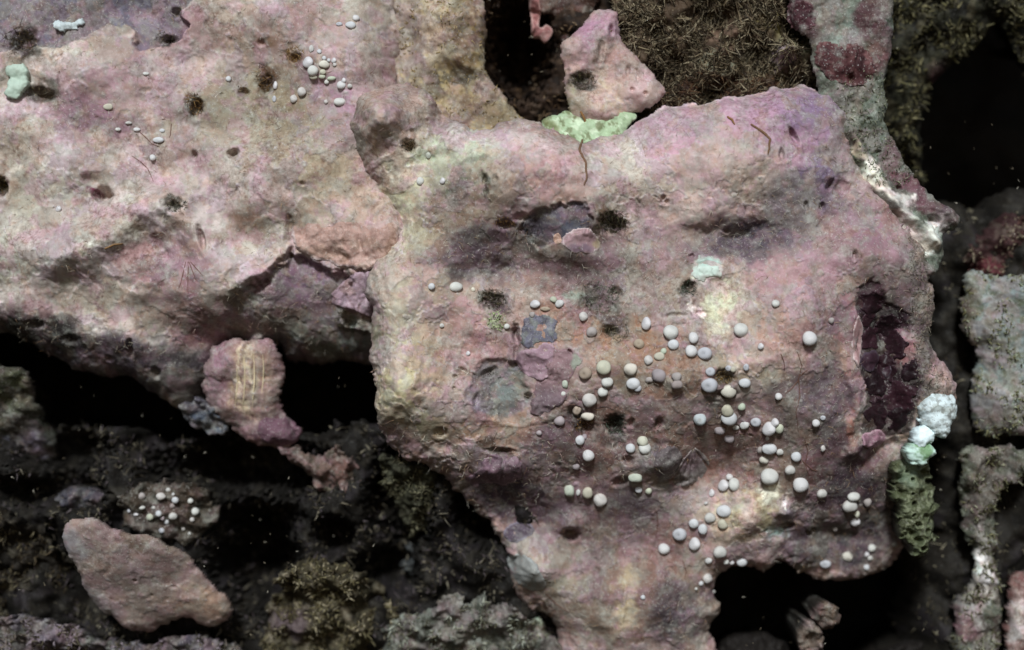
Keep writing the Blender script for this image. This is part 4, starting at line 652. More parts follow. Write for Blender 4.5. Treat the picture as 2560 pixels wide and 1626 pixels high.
# ------------------------------------------------------------------ sponges and a shell
AP = (1742, 1126)
shell = plate('ribbed_shell', R2, [(1742, 1124), (1766, 1138), (1786, 1160), (1790, 1180), (1774, 1208), (1748, 1226), (1722, 1234), (1700, 1222), (1696, 1195), (1712, 1164), (1728, 1140)], 12, (148, 138, 132), M_plate, step=2, seed=41, wob=2, roll=7, lift=14,
      grooves=[([AP, (1786, 1180)], 3, -6), ([AP, (1766, 1214)], 3, -6), ([AP, (1742, 1228)], 3, -7), ([AP, (1716, 1230)], 3, -6), ([AP, (1698, 1205)], 3, -5)], pats=[('e', 1735, 1160, 34, 30, 0, (156, 130, 136), 0.7, 0.5), ('rim', 7, 0.4, (168, 164, 152))], label='grey ribbed fan shell on the tan middle of the central boulder', category='shell')
pores = [(2322, 1187, 10), (2316, 1235, 10), (2295, 1262, 8), (2306, 1313, 8), (2325, 1294, 10), (2294, 1338, 7), (2310, 1356, 9), (2290, 1236, 5), (2292, 1290, 5), (2338, 1208, 9), (2340, 1246, 9), (2345, 1272, 9), (2332, 1332, 8), (2302, 1384, 8), (2290, 1200, 6), (2328, 1160, 7), (2276, 1180, 5), (2340, 1310, 8), (2322, 1376, 8)]
PS = rock('pored_sponge', [(2236, 1150), (2284, 1134), (2312, 1148), (2330, 1196), (2342, 1256), (2338, 1316), (2326, 1366), (2300, 1398), (2280, 1386), (2258, 1340), (2240, 1270), (2230, 1200)], -14, (108, 112, 80),
     'olive green sponge pocked with round pores, below the white sponge', step=2.0, mat=M_soft, roll=75, rough=(18, 60), fine=1.6, edge=(16, 34), cat='sponge', rim=0.03, tilt=(-0.45, 0), pits=[(a-6, b, r*random.uniform(0.7, 1.25), r*random.uniform(0.8, 1.3), random.uniform(0, 90), random.uniform(14, 28)) for a, b, r in pores],
     pats=[('n', 30, 821, 0.0, 0.4, (92, 92, 62), 0.8), ('n', 24, 823, 0.2, 0.5, (150, 152, 122), 0.6), ('e', 2276, 1180, 20, 40, 0, (132, 146, 122), 0.7, 0.5)]+[('r', a-6, b, r*1.25, 3.0, (140, 146, 112), 0.35) for a, b, r in pores])
def ring(name, c, R, r, col, mat, parent):
    co = []; F = []; n, m_ = 12, 5
    for i in range(n):
        a = 2*math.pi*i/n; w_ = 1+0.12*math.sin(3*a+R)
        for j in range(m_):
            b = 2*math.pi*j/m_
            co.append((c[0]+(R*w_+r*math.cos(b))*math.cos(a), c[1]-r*math.sin(b), c[2]+(R*w_+r*math.cos(b))*math.sin(a)))
    for i in range(n):
        for j in range(m_):
            F.append([i*m_+j, ((i+1) % n)*m_+j, ((i+1) % n)*m_+(j+1) % m_, i*m_+(j+1) % m_])
    C = np.empty((len(co), 3)); C[:] = lin(col)
    return mesh_obj(name, np.array(co), F, mat, C, parent)
rock('white_sponge', [(2296, 1014), (2318, 988), (2360, 982), (2388, 1004), (2392, 1046), (2376, 1082), (2340, 1090), (2304, 1070)], 62, (198, 206, 202), 'large bright white sponge lump at the right corner of the central boulder', step=2.2, mat=M_soft, roll=44, rough=(9, 70), fine=1, edge=(10, 36), cat='sponge', back=200, pats=[('n', 22, 841, 0.0, 0.4, (164, 168, 158), 0.6), ('n', 12, 843, 0.3, 0.5, (130, 124, 112), 0.5), ('e', 2372, 1030, 6, 30, 15, (130, 128, 120), 0.8, 0.4)])
rock('white_sponge', [(2280, 1082), (2300, 1062), (2330, 1066), (2340, 1094), (2322, 1116), (2288, 1112)], 52, (208, 218, 214), 'small white sponge lump just under the large white one', step=2, mat=M_soft, roll=28, rough=(6, 50), fine=1, edge=(7, 26), cat='sponge', back=200)
rock('white_sponge', [(2258, 1120), (2286, 1102), (2320, 1104), (2336, 1132), (2320, 1158), (2286, 1166), (2266, 1146)], 40, (190, 208, 194), 'mint white sponge lump with a green top above the pored sponge', step=2, mat=M_soft, roll=28, rough=(6, 50), fine=1, edge=(8, 26), cat='sponge', back=200, pats=[('e', 2294, 1122, 28, 14, 0, (124, 156, 108), 0.9, 0.4)])
rock('white_sponge', [(14, 170), (40, 160), (66, 164), (70, 200), (62, 226), (40, 250), (18, 246), (8, 230), (22, 206)], 30, (178, 190, 172), 'pale mint sponge patch at the left edge of the upper left boulder', step=2.4, mat=M_soft, roll=12, rough=(6, 30), fine=1.5, edge=(5, 20), cat='sponge', back=60)
rock('white_sponge', [(134, 60), (150, 50), (176, 60), (200, 44), (210, 58), (180, 76), (150, 78)], 8, (186, 192, 188), 'small ragged white sponge on the grey patch at the upper left', step=2.2, mat=M_soft, roll=8, rough=(8, 20), fine=1.5, edge=(6, 16), cat='sponge', back=60)

plate('encrusting_sponge', R2, [(1728, 672), (1742, 650), (1772, 638), (1798, 648), (1804, 672), (1796, 690), (1762, 698), (1738, 694)], 4, (192, 202, 188), M_soft, seed=61, wob=10, roll=12, merge=0.5, grooves=[([(1736, 662), (1770, 656), (1796, 664)], 5, -4)], pats=[('e', 1770, 652, 34, 12, 0, (168, 190, 176), 0.7, 0.5), ('rim', 12, 0.5, (170, 158, 148))], label='mint white sponge patch on the upper middle of the central boulder', category='sponge')
# ------------------------------------------------------------------ small white balls (each one a thing)
def ball_mesh(kind, seed):
    cols = {'w': (206, 204, 206), 'y': (208, 204, 190), 'g': (192, 198, 184), 'a': (166, 156, 158), 't': (178, 162, 148), 'b': (186, 196, 198)}
    nr, ns = 12, 18
    co = []; F = []
    r = np.random.default_rng(seed)
    for i in range(nr+1):
        th = math.pi*i/nr
        for j in range(ns):
            ph = 2*math.pi*j/ns
            co.append((math.sin(th)*math.cos(ph), math.sin(th)*math.sin(ph), math.cos(th)))
    co = np.array(co)
    lump = np.zeros(len(co))
    for _ in range(14):
        d = r.normal(size=3); d /= np.linalg.norm(d)
        lump += r.uniform(-0.2, 0.16)*np.exp(-((1-co@d)/r.uniform(0.05, 0.3)))
    c2 = co*(1+lump)[:, None]; c2[:, 2] = np.where(c2[:, 2] < 0, c2[:, 2]*0.75, c2[:, 2]*0.92)
    C = np.empty((len(co), 3)); C[:] = lin(cols[kind])*r.uniform(0.82, 1.06)*np.array([r.uniform(0.95, 1.03), 1.0, r.uniform(0.92, 1.05)])
    C *= (1+0.16*lump/0.1*0.5)[:, None].clip(0.6, 1.2)
    e = np.clip((0.30-co[:, 2])/0.35+1.5*lump, 0, 1)*0.75      # crust creeping up round the foot
    C = C*(1-e)[:, None]+lin((142, 118, 106))*e[:, None]
    if seed % 2 == 0:      # a small stained opening
        d = np.array([0.25*r.normal(), 0.25*r.normal(), 1]); d /= np.linalg.norm(d)
        q = np.exp(-((1-co@d)/0.05)); c2 *= (1-0.16*q)[:, None]
        C = C*(1-0.5*q)[:, None]+lin((120, 104, 84))*(0.5*q)[:, None]
    for i in range(nr):
        for j in range(ns):
            F.append([i*ns+j, (i+1)*ns+j, (i+1)*ns+(j+1) % ns, i*ns+(j+1) % ns])
    o = mesh_obj('ball_source', c2, F, M_ball, C); me = o.data; bpy.data.objects.remove(o)
    return me
BM = {k: [ball_mesh(k, 50*i+ord(k)) for i in range(1, 11)] for k in 'wygatb'}
HUE = {'w': 'white', 'y': 'yellowish white', 'g': 'greenish white', 'a': 'grey', 't': 'tan', 'b': 'bluish white'}
ORD = ['topmost', 'second highest', 'third highest', 'fourth highest', 'fifth highest', 'sixth highest', 'seventh highest', 'eighth highest', 'ninth highest', 'tenth highest', 'eleventh highest', 'twelfth highest', 'thirteenth highest', 'fourteenth highest', 'fifteenth highest', 'sixteenth highest']
def balls(rk, where, lst, group):
    lst = sorted(lst, key=lambda b: b[1]); n = len(lst)
    for i, b in enumerate(lst):
        u, v, ru = b[0], b[1], b[2]
        rv = b[3] if len(b) > 3 and b[3] else ru
        kd = b[4] if len(b) > 4 else 'w'
        ur, vr, hh = rk.at(u, v)
        nn = rk.normal(ur, vr)
        me = random.choice(BM[kd])
        o = bpy.data.objects.new('white_ball', me); COL.objects.link(o)
        rr = 0.5*(ru+rv); k = rk.k
        up = (nn+Vector((0, -1.2, 0))).normalized()
        c = to_world(np.array(ur), np.array(vr), np.array(hh), k)
        o.location = Vector(c)+up*(0.30*rr*S)
        # local z along the outward normal, local x along the picture's horizontal
        zx = up; xx = Vector((1, 0, 0)); yx = zx.cross(xx).normalized(); xx = yx.cross(zx)
        from mathutils import Matrix
        o.rotation_euler = Matrix((xx, yx, zx)).transposed().to_euler()
        o.scale = (ru*S*1.03, rv*S*1.03, 0.95*min(ru, rv)*S)
        o['category'] = 'ball'; o['group'] = group
        size = 'large' if rr >= 17 else ('tiny' if rr < 8 else 'small')
        o['label'] = '%s %s ball, %s of the %s' % (size, HUE[kd].replace('yellowish white', 'cream').replace('greenish white', 'mint').replace('bluish white', 'bluish'), ('lowest' if (i == n-1 and n > 1) else ORD[i]), where)

GB = 'white balls growing on the central boulder'
balls(R2, 'row above the mauve lobes', [(1139, 718, 16, 12), (1079, 717, 8), (1182, 725, 6, 6, 'y'), (1338, 760, 14, 10), (1383, 750, 9, 8, 'g'), (1400, 760, 12), (1364, 773, 12, 6, 't'), (1330, 788, 8, 8, 'a'), (1267, 816, 7), (1170, 884, 6), (1105, 815, 6)], GB)
balls(R2, 'few on the green white crust', [(1051, 453, 9, 10), (1107, 453, 8), (1071, 389, 7, 8, 'g')], GB)
balls(R2, 'balls around the ragged tuft', [(1458, 792, 11), (1479, 831, 13, 13, 'a'), (1616, 809, 13, 16, 'w'), (1598, 862, 13, 13, 't'), (1463, 931, 17, 17, 't'), (1510, 918, 19, 19, 'y')], GB)
balls(R2, 'upper cluster below the pale green patch', [(1677, 832, 19), (1734, 845, 12, 14), (1684, 863, 13, 12), (1727, 878, 15), (1761, 886, 18, 17), (1659, 878, 8, 8, 'g')], GB)
balls(R2, 'lumpy clump in the middle of the boulder', [(1649, 892, 14, 10, 'y'), (1621, 901, 11), (1574, 923, 15, 15, 'y'), (1584, 960, 16, 14), (1594, 971, 10), (1645, 940, 18, 17, 'a'), (1690, 944, 13, 12, 'a'), (1693, 962, 14, 12, 'a'), (1624, 950, 10, 8, 'a')], GB)
balls(R2, 'chain running down beside the mauve lobe', [(1518, 955, 15, 14), (1507, 980, 13), (1473, 999, 18, 17), (1443, 1023, 12, 14, 't'), (1468, 1040, 15, 11, 'y'), (1397, 1051, 13, 13, 'a'), (1409, 985, 6), (1413, 961, 8, 12, 'g')], GB)
balls(R2, 'balls spread over the pink right slope', [(1853, 826, 18), (2024, 845, 18), (1901, 866, 8), (1939, 760, 10), (2076, 802, 8, 8, 'a'), (1947, 991, 9), (2040, 1057, 10), (2057, 1045, 7), (2057, 1121, 6, 8)], GB)
balls(R2, 'ring around the brown pit', [(1775, 931, 12), (1773, 964, 20), (1822, 978, 17, 16, 'y'), (1860, 957, 15, 12), (1865, 919, 7, 10), (1822, 921, 8), (1833, 924, 7, 7, 'y')], GB)
balls(R2, 'cluster under the brown pit', [(1819, 1024, 16, 17, 'y'), (1821, 1044, 20, 18), (1853, 1016, 10, 10, 'g'), (1862, 1062, 13), (1840, 1069, 8, 7), (1889, 1056, 13), (1921, 1071, 18), (1937, 1056, 11), (1948, 1071, 10, 12, 'g'), (1918, 1096, 5), (1749, 1047, 16, 17, 'b'), (1797, 1076, 14, 11, 'a'), (1821, 1096, 13, 12, 'a')], GB)
balls(R2, 'string of balls right of the ribbed shell', [(1924, 1122, 18, 14), (1901, 1125, 8, 10, 'a'), (1950, 1131, 9), (1989, 1141, 13), (1910, 1151, 14, 12, 'y'), (1925, 1190, 23), (1975, 1176, 13), (2001, 1209, 20), (2054, 1234, 13)], GB)
balls(R2, 'group touching the ribbed shell rim', [(1808, 1214, 15), (1836, 1212, 14, 18), (1824, 1192, 9, 8), (1779, 1233, 8, 10), (1765, 1258, 5)], GB)
balls(R2, 'balls around the fuzzy dark green pit', [(1576, 1120, 12), (1606, 1103, 14, 15, 'y'), (1611, 1122, 16), (1589, 1194, 19, 14, 'g'), (1596, 1224, 9, 8), (1621, 1227, 8, 8, 'g'), (1450, 1101, 11, 12), (1461, 1093, 7, 8, 'a'), (1472, 1137, 15), (1347, 1082, 7, 7, 'a'), (1438, 1166, 10, 9, 'a')], GB)
balls(R2, 'short row on the mauve lower left slope', [(1470, 1231, 14, 15, 'y'), (1501, 1249, 17), (1424, 1227, 14, 18, 'g'), (1446, 1231, 6, 10)], GB)
balls(R2, 'balls left of the cream hump', [(1811, 1279, 18, 15), (1776, 1296, 14), (1808, 1310, 14, 13, 'y'), (1735, 1309, 12), (1756, 1322, 12, 14), (1699, 1337, 18), (1736, 1359, 16, 17), (1661, 1371, 15, 14), (1800, 1381, 17), (1772, 1401, 10)], GB)
balls(R2, 'balls along the lip over the black hollow', [(1815, 1404, 7.5), (1829, 1406, 6), (1853, 1404, 14, 11), (1767, 1446, 13, 12), (1752, 1459, 6), (1607, 1493, 6), (1740, 1472, 4), (1783, 1480, 5)], GB)
balls(R2, 'balls on the dark purple lower right slope', [(2133, 1241, 17, 13), (2124, 1266, 19, 17), (2167, 1256, 11, 12, 'a'), (2141, 1285, 8, 10, 'y'), (2137, 1302, 13), (2087, 1322, 7, 7, 'a'), (2117, 1394, 17, 15, 'y'), (2063, 1410, 15, 12), (2179, 1370, 10), (2166, 1386, 6.5), (2175, 1396, 7), (2165, 1418, 8), (2235, 1361, 8)], GB)
G1 = 'white balls on the upper left boulder'
balls(R1, 'dense cluster on the upper left boulder', [(771, 157, 15, 14), (783, 177, 13), (784, 191, 11, 8, 'y'), (811, 163, 12, 9, 'y'), (807, 180, 8, 7, 'y'), (805, 192, 8, 5, 'g'), (830, 196, 11, 6, 'g'), (817, 205, 6), (779, 124, 6, 10), (798, 130, 6), (810, 146, 5.5), (822, 151, 4.5), (835, 152, 7), (837, 162, 5)], G1)
balls(R1, 'loose ring below the dense cluster', [(855, 213, 12, 10), (860, 202, 7), (875, 216, 6), (850, 256, 15, 11), (755, 230, 11), (735, 248, 9.5), (690, 214, 7, 10), (686, 249, 5, 9), (815, 255, 5)], G1)
balls(R1, 'trio at the top edge of the boulder', [(848, 62, 8, 6), (876, 64, 13, 9), (890, 46, 9, 8)], G1)
balls(R1, 'scattered ones on the long mauve ridge', [(397, 351, 13, 7), (343, 324, 9, 5), (295, 324, 7, 5), (405, 327, 7, 5), (322, 308, 8, 4), (383, 394, 8), (147, 523, 8), (571, 198, 7), (365, 185, 8, 5), (271, 268, 13, 8, 'y')], G1)
balls(L2, 'many on the small ledge', [(402, 1241, 12, 9), (421, 1226, 6), (434, 1236, 5), (438, 1249, 9), (431, 1265, 7, 7, 'a'), (476, 1252, 7), (487, 1279, 10), (433, 1290, 11), (397, 1284, 8), (385, 1270, 5), (355, 1269, 8, 5), (354, 1241, 9, 9, 'a'), (406, 1295, 6, 6, 'a')], 'white balls on the small brown ledge')
balls(L2, 'lower balls on the small ledge', [(416, 1304, 6.5), (419, 1313, 5, 5, 'a'), (405, 1327, 7.5), (480, 1299, 6), (458, 1322, 5), (376, 1292, 9, 9, 'g'), (323, 1278, 5), (340, 1286, 7, 4), (474, 1334, 4)], 'white balls on the small brown ledge')

# ------------------------------------------------------------------ algae
def rnd_cols(n, rgbs):
    c = np.array([lin(q) for q in rgbs]); i = RNG.integers(0, len(c), n)
    return c[i]*RNG.uniform(0.65, 1.3, (n, 1))

def tuft(rk, u, v, ru, rv, n, label, rgbs=((58, 52, 36), (84, 78, 56), (40, 36, 26)), ln=(14, 34), rd=(0.7, 1.7), out=0.75, name='algae_tuft', cat='alga', down=0.2, bend=1.0, dh=-3):
    n = int(n*2.6); ln = (ln[0]*0.4, ln[1]*0.42)
    a = RNG.uniform(0, 2*np.pi, n); q = np.sqrt(RNG.uniform(0, 1, n))
    U = u+np.cos(a)*q*ru; V = v+np.sin(a)*q*rv
    f = rk.at(u, v); U = U-u+f[0]; V = V-v+f[1]
    H = rk.hs(U, V)+dh
    d = np.stack([np.cos(a)*q*0.35+RNG.normal(0, 0.7, n), -np.full(n, out)+RNG.normal(0, 0.25, n), -np.sin(a)*q*0.35-down+RNG.normal(0, 0.7, n)], 1)
    strands(name, to_world(U, V, H, rk.k), d, RNG.uniform(*ln, n)*S, RNG.uniform(*rd, n)*S, rnd_cols(n, rgbs), M_alga, bend=bend, label=label, category=cat, group='algae tufts on the boulders')
BRNS = ((110, 82, 48), (142, 110, 66), (84, 62, 38))
tuft(R2, 1022, 366, 18, 17, 60, 'dark tuft filling the round pit near the knob of the central boulder', ln=(10, 22))
tuft(R2, 1530, 555, 38, 26, 130, 'bushy dark brown tuft beside the slate grey patch', ln=(16, 38))
tuft(R2, 1262, 556, 30, 14, 60, 'short brown tuft on the other side of the slate grey patch', BRNS, ln=(8, 20))
tuft(R2, 1330, 575, 26, 36, 70, 'grey black fuzz on the slate grey patch', ((70, 70, 74), (110, 108, 112), (50, 46, 40)), ln=(8, 20))
tuft(R2, 1232, 748, 34, 26, 150, 'round dark tuft above a small lime green clump', ln=(10, 26))
tuft(R2, 1244, 800, 22, 22, 60, 'small lime green clump under the round dark tuft', ((150, 166, 116), (176, 190, 144), (120, 132, 92)), ln=(6, 16), rd=(2.5, 5), name='algae_clump')
tuft(R2, 1500, 742, 48, 44, 150, 'ragged grey green tuft in the middle of the central boulder', ((96, 100, 84), (70, 70, 58), (128, 132, 114)), ln=(10, 26))
tuft(R2, 1540, 828, 34, 22, 80, 'olive fuzz at the foot of the ragged grey green tuft', ((92, 88, 66), (120, 112, 88), (66, 60, 46)), ln=(10, 24))
tuft(R2, 1722, 722, 22, 24, 70, 'dark green tuft beside the mint patch', ((50, 58, 46), (84, 96, 80), (36, 40, 32)), ln=(8, 20))
tuft(R2, 1538, 1062, 26, 24, 90, 'black green fuzz in the round pit under the ball chain', ((40, 42, 34), (66, 70, 58), (104, 118, 104)), ln=(8, 22))
tuft(R2, 1460, 1060, 26, 22, 60, 'brown fuzz between the balls by the mauve lobe', BRNS, ln=(8, 18), rd=(0.8, 1.6))
tuft(R2, 1806, 945, 26, 18, 70, 'golden brown tuft in the pit ringed by balls', ((112, 88, 46), (140, 112, 64), (80, 60, 34)), ln=(8, 20))
tuft(R2, 1226, 935, 26, 14, 60, 'dark fuzz on the rim of the grey green hollow', ((60, 58, 50), (90, 90, 82), (44, 38, 32)), ln=(8, 18))
tuft(R2, 1640, 1064, 16, 16, 36, 'small dark olive tuft below the lumpy clump', ln=(6, 16))
tuft(R1, 440, 518, 24, 16, 70, 'dark tuft at the fork of the pale ridge', ((70, 66, 50), (100, 96, 78), (46, 42, 32)), ln=(10, 26))
tuft(R1, 494, 268, 20, 26, 70, 'brown tuft pointing up beside the dense ball cluster', BRNS, ln=(12, 34), down=-0.8)
tuft(R1, 664, 200, 22, 32, 90, 'tall brown tuft touching the loose ring of balls', BRNS, ln=(14, 38), down=-0.8)
tuft(R1, 738, 142, 22, 16, 80, 'fine golden tuft beside the dense ball cluster', ((150, 118, 72), (176, 146, 100), (120, 90, 50)), ln=(20, 48), rd=(0.7, 1.4), down=-1.2, bend=0.4)
tuft(R1, 60, 108, 36, 34, 120, 'dark brown tuft on the grey patch in the upper left corner', ((72, 60, 40), (100, 84, 56), (48, 40, 26)), ln=(12, 30))
tuft(R1, 415, 97, 24, 12, 60, 'dark olive tuft on the margin of the grey patch', ln=(8, 20))
tuft(R1, 606, 226, 18, 12, 40, 'small brown tuft between two larger brown tufts', BRNS, ln=(8, 18))
tuft(R1, 865, 800, 24, 24, 60, 'round dark tuft in the pit beside the lilac plate', ((60, 56, 42), (90, 86, 66), (110, 104, 84)), ln=(8, 20))
tuft(R1, 108, 232, 36, 14, 60, 'flat olive tuft beside the mint sponge', ((96, 84, 62), (120, 108, 80), (70, 60, 44)), ln=(8, 20))
tuft(RP, 1456, 205, 32, 26, 90, 'dark tuft in the pit of the peaked rock', ((58, 56, 38), (92, 88, 60), (40, 36, 26)), ln=(10, 26))
tuft(R1, 10, 466, 18, 26, 50, 'olive tuft in the pit at the left edge', ((96, 80, 46), (70, 58, 34), (120, 100, 60)), ln=(8, 20))

def turf(name, rk, n, rgbs, label=None, ln=(10, 30), rd=(1.6, 4), region=None, bend=0.8, thr=-0.1, wl=70, out=0.7, **props):
    P = rk.P if region is None else smooth_poly(region)
    lo = P.min(0); hi = P.max(0); lo = np.maximum(lo, [-60, -60]); hi = np.minimum(hi, [2620, 1690])
    U = RNG.uniform(lo[0], hi[0], n*4); V = RNG.uniform(lo[1], hi[1], n*4)
    ok = (sdpoly(U, V, P) > 2) & (rk.sd(U, V) > 3) & (fbm(U, V, wl, 3, 900) > thr)
    U = U[ok][:n]; V = V[ok][:n]; m = len(U); H = rk.hs(U, V)-2
    d = np.stack([RNG.normal(0, 0.6, m), -np.full(m, out)+RNG.normal(0, 0.3, m), 0.25+RNG.normal(0, 0.6, m)], 1)
    strands(name, to_world(U, V, H, rk.k), d, RNG.uniform(*ln, m)*0.5*S, RNG.uniform(*rd, m)*1.15*S, rnd_cols(m, rgbs), M_alga, bend=bend, seg=3, taper=0.45, kind='stuff', label=label, category='turf algae')
OL = ((128, 116, 92), (104, 90, 70), (150, 138, 114), (80, 68, 52), (62, 52, 40))
turf('turf_algae', RT, 13000, OL, 'olive brown turf algae covering the ledge at the top', ln=(10, 26), rd=(1.0, 2.8), wl=60, thr=-0.25, bend=1.7)
turf('turf_algae', base_t, 1500, ((96, 74, 52), (70, 52, 36), (130, 110, 86)), 'brown turf in the shade around the dark hole at the top', ln=(10, 26), rd=(1.2, 3.4), thr=0)
turf('turf_algae', RT, 1200, ((96, 70, 50), (76, 54, 38), (120, 92, 66)), 'red brown fine turf along the lower rim of the top ledge', ln=(14, 34), rd=(0.8, 1.8), region=[(1620, 190), (1800, 190), (2050, 200), (2050, 260), (1620, 310)], thr=-1)
turf('turf_algae', RD, 2200, ((88, 84, 56), (58, 54, 36), (120, 114, 84), (44, 40, 28)), 'dark olive turf on the shaded rock at the top right', ln=(10, 30), rd=(1.6, 4.5))
turf('turf_algae', RW, 900, ((128, 126, 92), (150, 156, 132), (100, 96, 64)), 'sparse grey green turf on the pale right edge rock', ln=(6, 18), rd=(1.4, 3.4), thr=0.0)
turf('turf_algae', RV, 900, ((100, 98, 70), (70, 66, 46), (140, 140, 118)), 'olive turf on the streaked rock at the lower right', ln=(8, 24), rd=(1.2, 3.4), thr=0.0)
turf('turf_algae', RX, 500, ((96, 66, 62), (70, 48, 44), (140, 128, 108)), 'maroon turf on the brown rock at the right edge', ln=(8, 22), rd=(1.4, 3.4))
turf('turf_algae', B1, 1800, ((120, 112, 82), (84, 76, 52), (160, 150, 124), (60, 52, 36)), 'olive turf on the bottom rubble heap', ln=(8, 26), rd=(1.2, 4))
turf('turf_algae', B3, 900, ((130, 130, 112), (90, 88, 70), (160, 164, 150)), 'grey turf on the rubble at the boulder foot', ln=(8, 24), rd=(1.2, 3.4), thr=0)
turf('turf_algae', B2, 400, ((96, 98, 94), (70, 70, 64), (130, 130, 126)), 'grey fuzz on the dim lump in the gap', ln=(10, 30), rd=(1, 2.6))
turf('turf_algae', B4, 500, ((90, 88, 66), (64, 60, 44), (128, 124, 100)), 'olive fuzz on the lump under the central boulder', ln=(8, 26), rd=(1.2, 3.2))
turf('turf_algae', base_l, 5000, ((74, 68, 56), (50, 44, 34), (104, 98, 84), (80, 72, 74)), 'dim turf over the dark reef floor at the lower left', ln=(10, 30), rd=(1.4, 4.4), thr=0.05)
turf('turf_algae', base_r, 900, ((84, 78, 62), (60, 52, 40), (120, 114, 96)), 'dim turf in the gaps along the right edge', ln=(10, 28), rd=(1.4, 4), thr=0.05)
turf('turf_algae', L6, 700, ((70, 60, 44), (100, 92, 72), (46, 38, 28)), 'brown turf on the rubble at the left edge', ln=(10, 28), rd=(1.4, 4))
turf('turf_algae', L7, 900, ((110, 100, 92), (76, 70, 54), (140, 128, 136)), 'grey brown turf on the bottom left rubble', ln=(8, 22), rd=(1.4, 4), thr=0)
turf('turf_algae', R2, 1500, ((120, 112, 98), (92, 86, 74), (146, 138, 122)), 'grey fuzz along the right flank of the central boulder', region=[(2270, 600), (2330, 620), (2350, 760), (2350, 900), (2400, 960), (2400, 1010), (2310, 1000), (2290, 880), (2280, 780)], ln=(5, 14), rd=(0.6, 1.3), thr=-1)
turf('turf_algae', RM, 900, ((112, 118, 94), (84, 88, 66), (150, 152, 128)), 'grey green fuzz on the crusted pillar', region=[(2100, 190), (2220, 190), (2240, 360), (2280, 450), (2200, 470), (2120, 380)], ln=(5, 16), rd=(0.8, 2.0), thr=-1)
turf('turf_algae', RY, 700, ((150, 130, 84), (120, 100, 60), (180, 160, 116)), 'ochre fuzz on the ridged rock at the top', ln=(6, 18), rd=(0.8, 2.0), thr=0)
# a thin fuzz of filaments lies over the boulder crusts
def nap(rk, n, label, box, rgbs):
    U = RNG.uniform(box[0], box[2], n*2); V = RNG.uniform(box[1], box[3], n*2)
    ok = (rk.sd(U, V) > 8) & ((rk is not R2) | (sdz(U, V, MARO) < 4)) & (fbm(U, V, 120, 3, 930) > -0.15)
    U = U[ok][:n]; V = V[ok][:n]; m = len(U); H = rk.hs(U, V)-0.5
    d = np.stack([RNG.normal(0, 1, m), -0.35+RNG.normal(0, 0.12, m), RNG.normal(0, 1, m)], 1)
    strands('filament_nap', to_world(U, V, H, rk.k), d, RNG.uniform(7, 20, m)*S, RNG.uniform(0.4, 0.75, m)*S, rnd_cols(m, rgbs), M_alga, bend=0.5, seg=2, kind='stuff', label=label, category='turf algae')
NAPC = ((190, 180, 160), (160, 134, 104), (204, 198, 184), (130, 102, 78), (176, 150, 140))
nap(R2, 4500, 'fine pale fuzz lying over the crust of the central boulder', (900, 210, 2320, 1640), NAPC)
nap(R1, 2500, 'fine pale fuzz lying over the crust of the upper left boulder', (-40, -40, 1020, 880), NAPC)

# ------------------------------------------------------------------ brown tubes and hairs on the crust
def hair(rk, pts, r, col, name, label, cat, dh=1.5, grp=None):
    P = np.array(pts, float); t = np.linspace(0, len(P)-1, 5*(len(P)-1)+1)
    U = np.interp(t, range(len(P)), P[:, 0]); V = np.interp(t, range(len(P)), P[:, 1])
    w_ = []
    for a, b in zip(U, V):
        w_.append(rk.world(a+1.5*perlin(np.array([a/9]), np.array([b/9]), 5)[0], b, dh)[0])
    n = len(w_); rr = [r*S*(0.45+0.55*math.sin(math.pi*min(1, (i+1)/n*0.9+0.1))) for i in range(n)]
    pr = dict(label=label, category=cat)
    if grp: pr['group'] = grp
    tube(name, w_, rr, col, M_alga, **pr)
hair(R2, [(1453, 316), (1456, 354), (1448, 375), (1464, 407), (1467, 445), (1461, 463)], 3.2, (112, 84, 64), 'worm_tube', 'wavy brown worm tube running down from the lime green sponge', 'worm tube')
hair(R2, [(1877, 311), (1909, 332), (1925, 349), (1920, 386)], 3.6, (110, 82, 58), 'worm_tube', 'curved brown worm tube on the lilac crown of the central boulder', 'worm tube')
hair(R2, [(1818, 292), (1830, 300), (1836, 312)], 3, (130, 96, 60), 'worm_tube', 'short tan worm tube at the top rim of the lilac crown', 'worm tube')
hair(RP, [(1450, 280), (1462, 300), (1466, 330)], 3.4, (140, 104, 64), 'worm_tube', 'thin tan worm tube crossing the lime green sponge', 'worm tube', dh=8)
hair(R1, [(975, 655), (958, 662), (940, 672)], 5, (110, 94, 88), 'worm_tube', 'stubby grey tube at the joint of the two boulders', 'worm tube', dh=6)
hair(R1, [(262, 622), (286, 612), (308, 610)], 2.6, (130, 100, 66), 'worm_tube', 'short tan worm tube on the pale slope of the upper left boulder', 'worm tube')
HD = (112, 82, 70); HG = 'dark hair algae on the boulders'
hl = 0
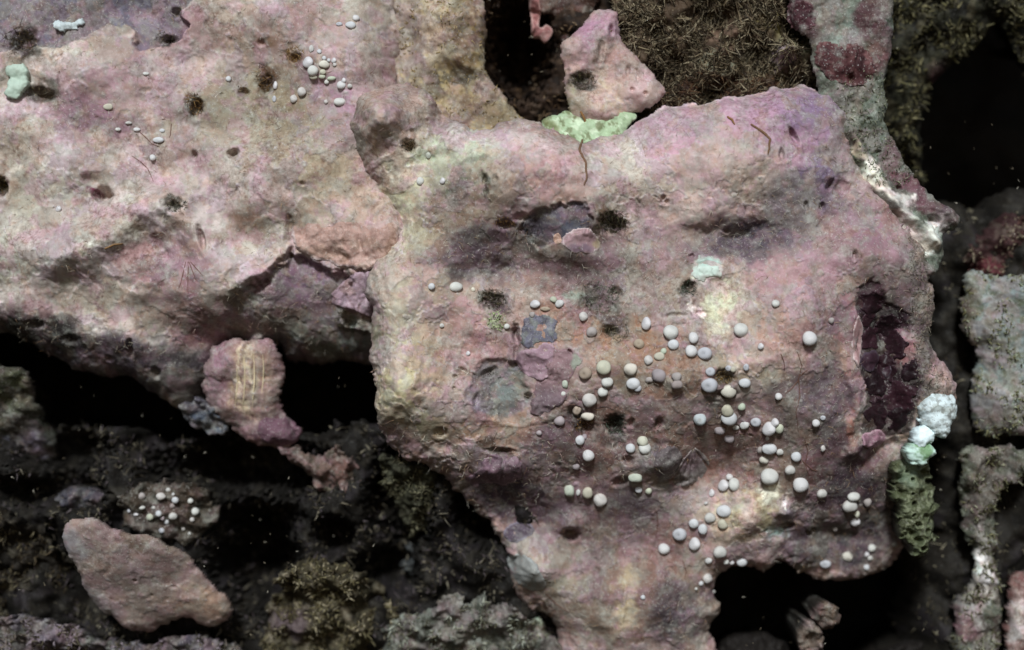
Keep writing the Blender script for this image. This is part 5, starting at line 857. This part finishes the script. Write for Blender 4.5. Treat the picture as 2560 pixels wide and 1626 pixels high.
for rk, pts, where in [(R1, [(470, 655), (470, 735)], 'longest upright hair in the fan of hairs'), (R1, [(465, 655), (448, 720)], 'second hair in the fan, leaning away from the upright one'), (R1, [(472, 655), (490, 700)], 'third hair in the fan, short and slanting'), (R1, [(476, 655), (508, 690)], 'outermost slanting hair in the fan'), (R1, [(330, 390), (352, 405), (372, 425), (384, 455)], 'dark hair curving down beside the white ovals'),
                        (R1, [(430, 310), (424, 345)], 'short dark hair above the mauve ridge'), (R1, [(350, 330), (380, 360), (400, 368)], 'dark hair lying along the mauve ridge'), (R2, [(1994, 880), (2004, 915), (1996, 950), (2000, 990), (1990, 1030), (1996, 1080)], 'long dark hair wandering down the right slope'), (R2, [(2000, 940), (2018, 925)], 'short side hair at the knot of the long hair'), (R2, [(1998, 950), (1976, 975), (1962, 985)], 'side hair trailing from the long hair toward a small ball'),
                        (R2, [(1952, 885), (1960, 905), (1962, 928)], 'short brown hair beside the long hair'), (R2, [(2012, 1100), (2020, 1130), (2012, 1160), (2024, 1190)], 'dark hair below the paired small balls'), (R2, [(2004, 1150), (2030, 1175), (2044, 1178)], 'dark hair crossing toward the row of balls'), (R2, [(1642, 1280), (1644, 1310), (1640, 1345)], 'dark hair on the slope left of the cream hump'), (R2, [(1706, 1400), (1716, 1430), (1712, 1448)], 'dark hair near the lip of the black hollow'), (R2, [(1360, 1480), (1390, 1510), (1420, 1530)], 'dark hair across the boulder foot')]:
    hair(rk, pts, 1.1, HD, 'algal_hair', where, 'alga', grp=HG, dh=1)

# ------------------------------------------------------------------ sediment specks: on the shaded rocks and drifting in the gaps
n = 700
U = RNG.uniform(-40, 2600, n); V = RNG.uniform(-40, 1660, n); H = RNG.uniform(-320, -40, n)
inr = (sdpoly(U, V, R1.P) > -10) | (sdpoly(U, V, R2.P) > -10)
U, V, H = U[~inr], V[~inr], H[~inr]
kk = (D-H)/D
base = np.stack([(U-1280)*S*kk, -H*S, (813-V)*S*kk], 1); m = len(U)
strands('sediment_specks', base, RNG.normal(size=(m, 3)), RNG.uniform(1.5, 7, m)*S, RNG.uniform(0.8, 1.9, m)*S, rnd_cols(m, ((190, 184, 168), (150, 140, 120), (120, 110, 92))), M_alga, bend=0.8, seg=2, kind='stuff', label='pale specks of sediment in the dark gaps between the rocks', category='sediment')
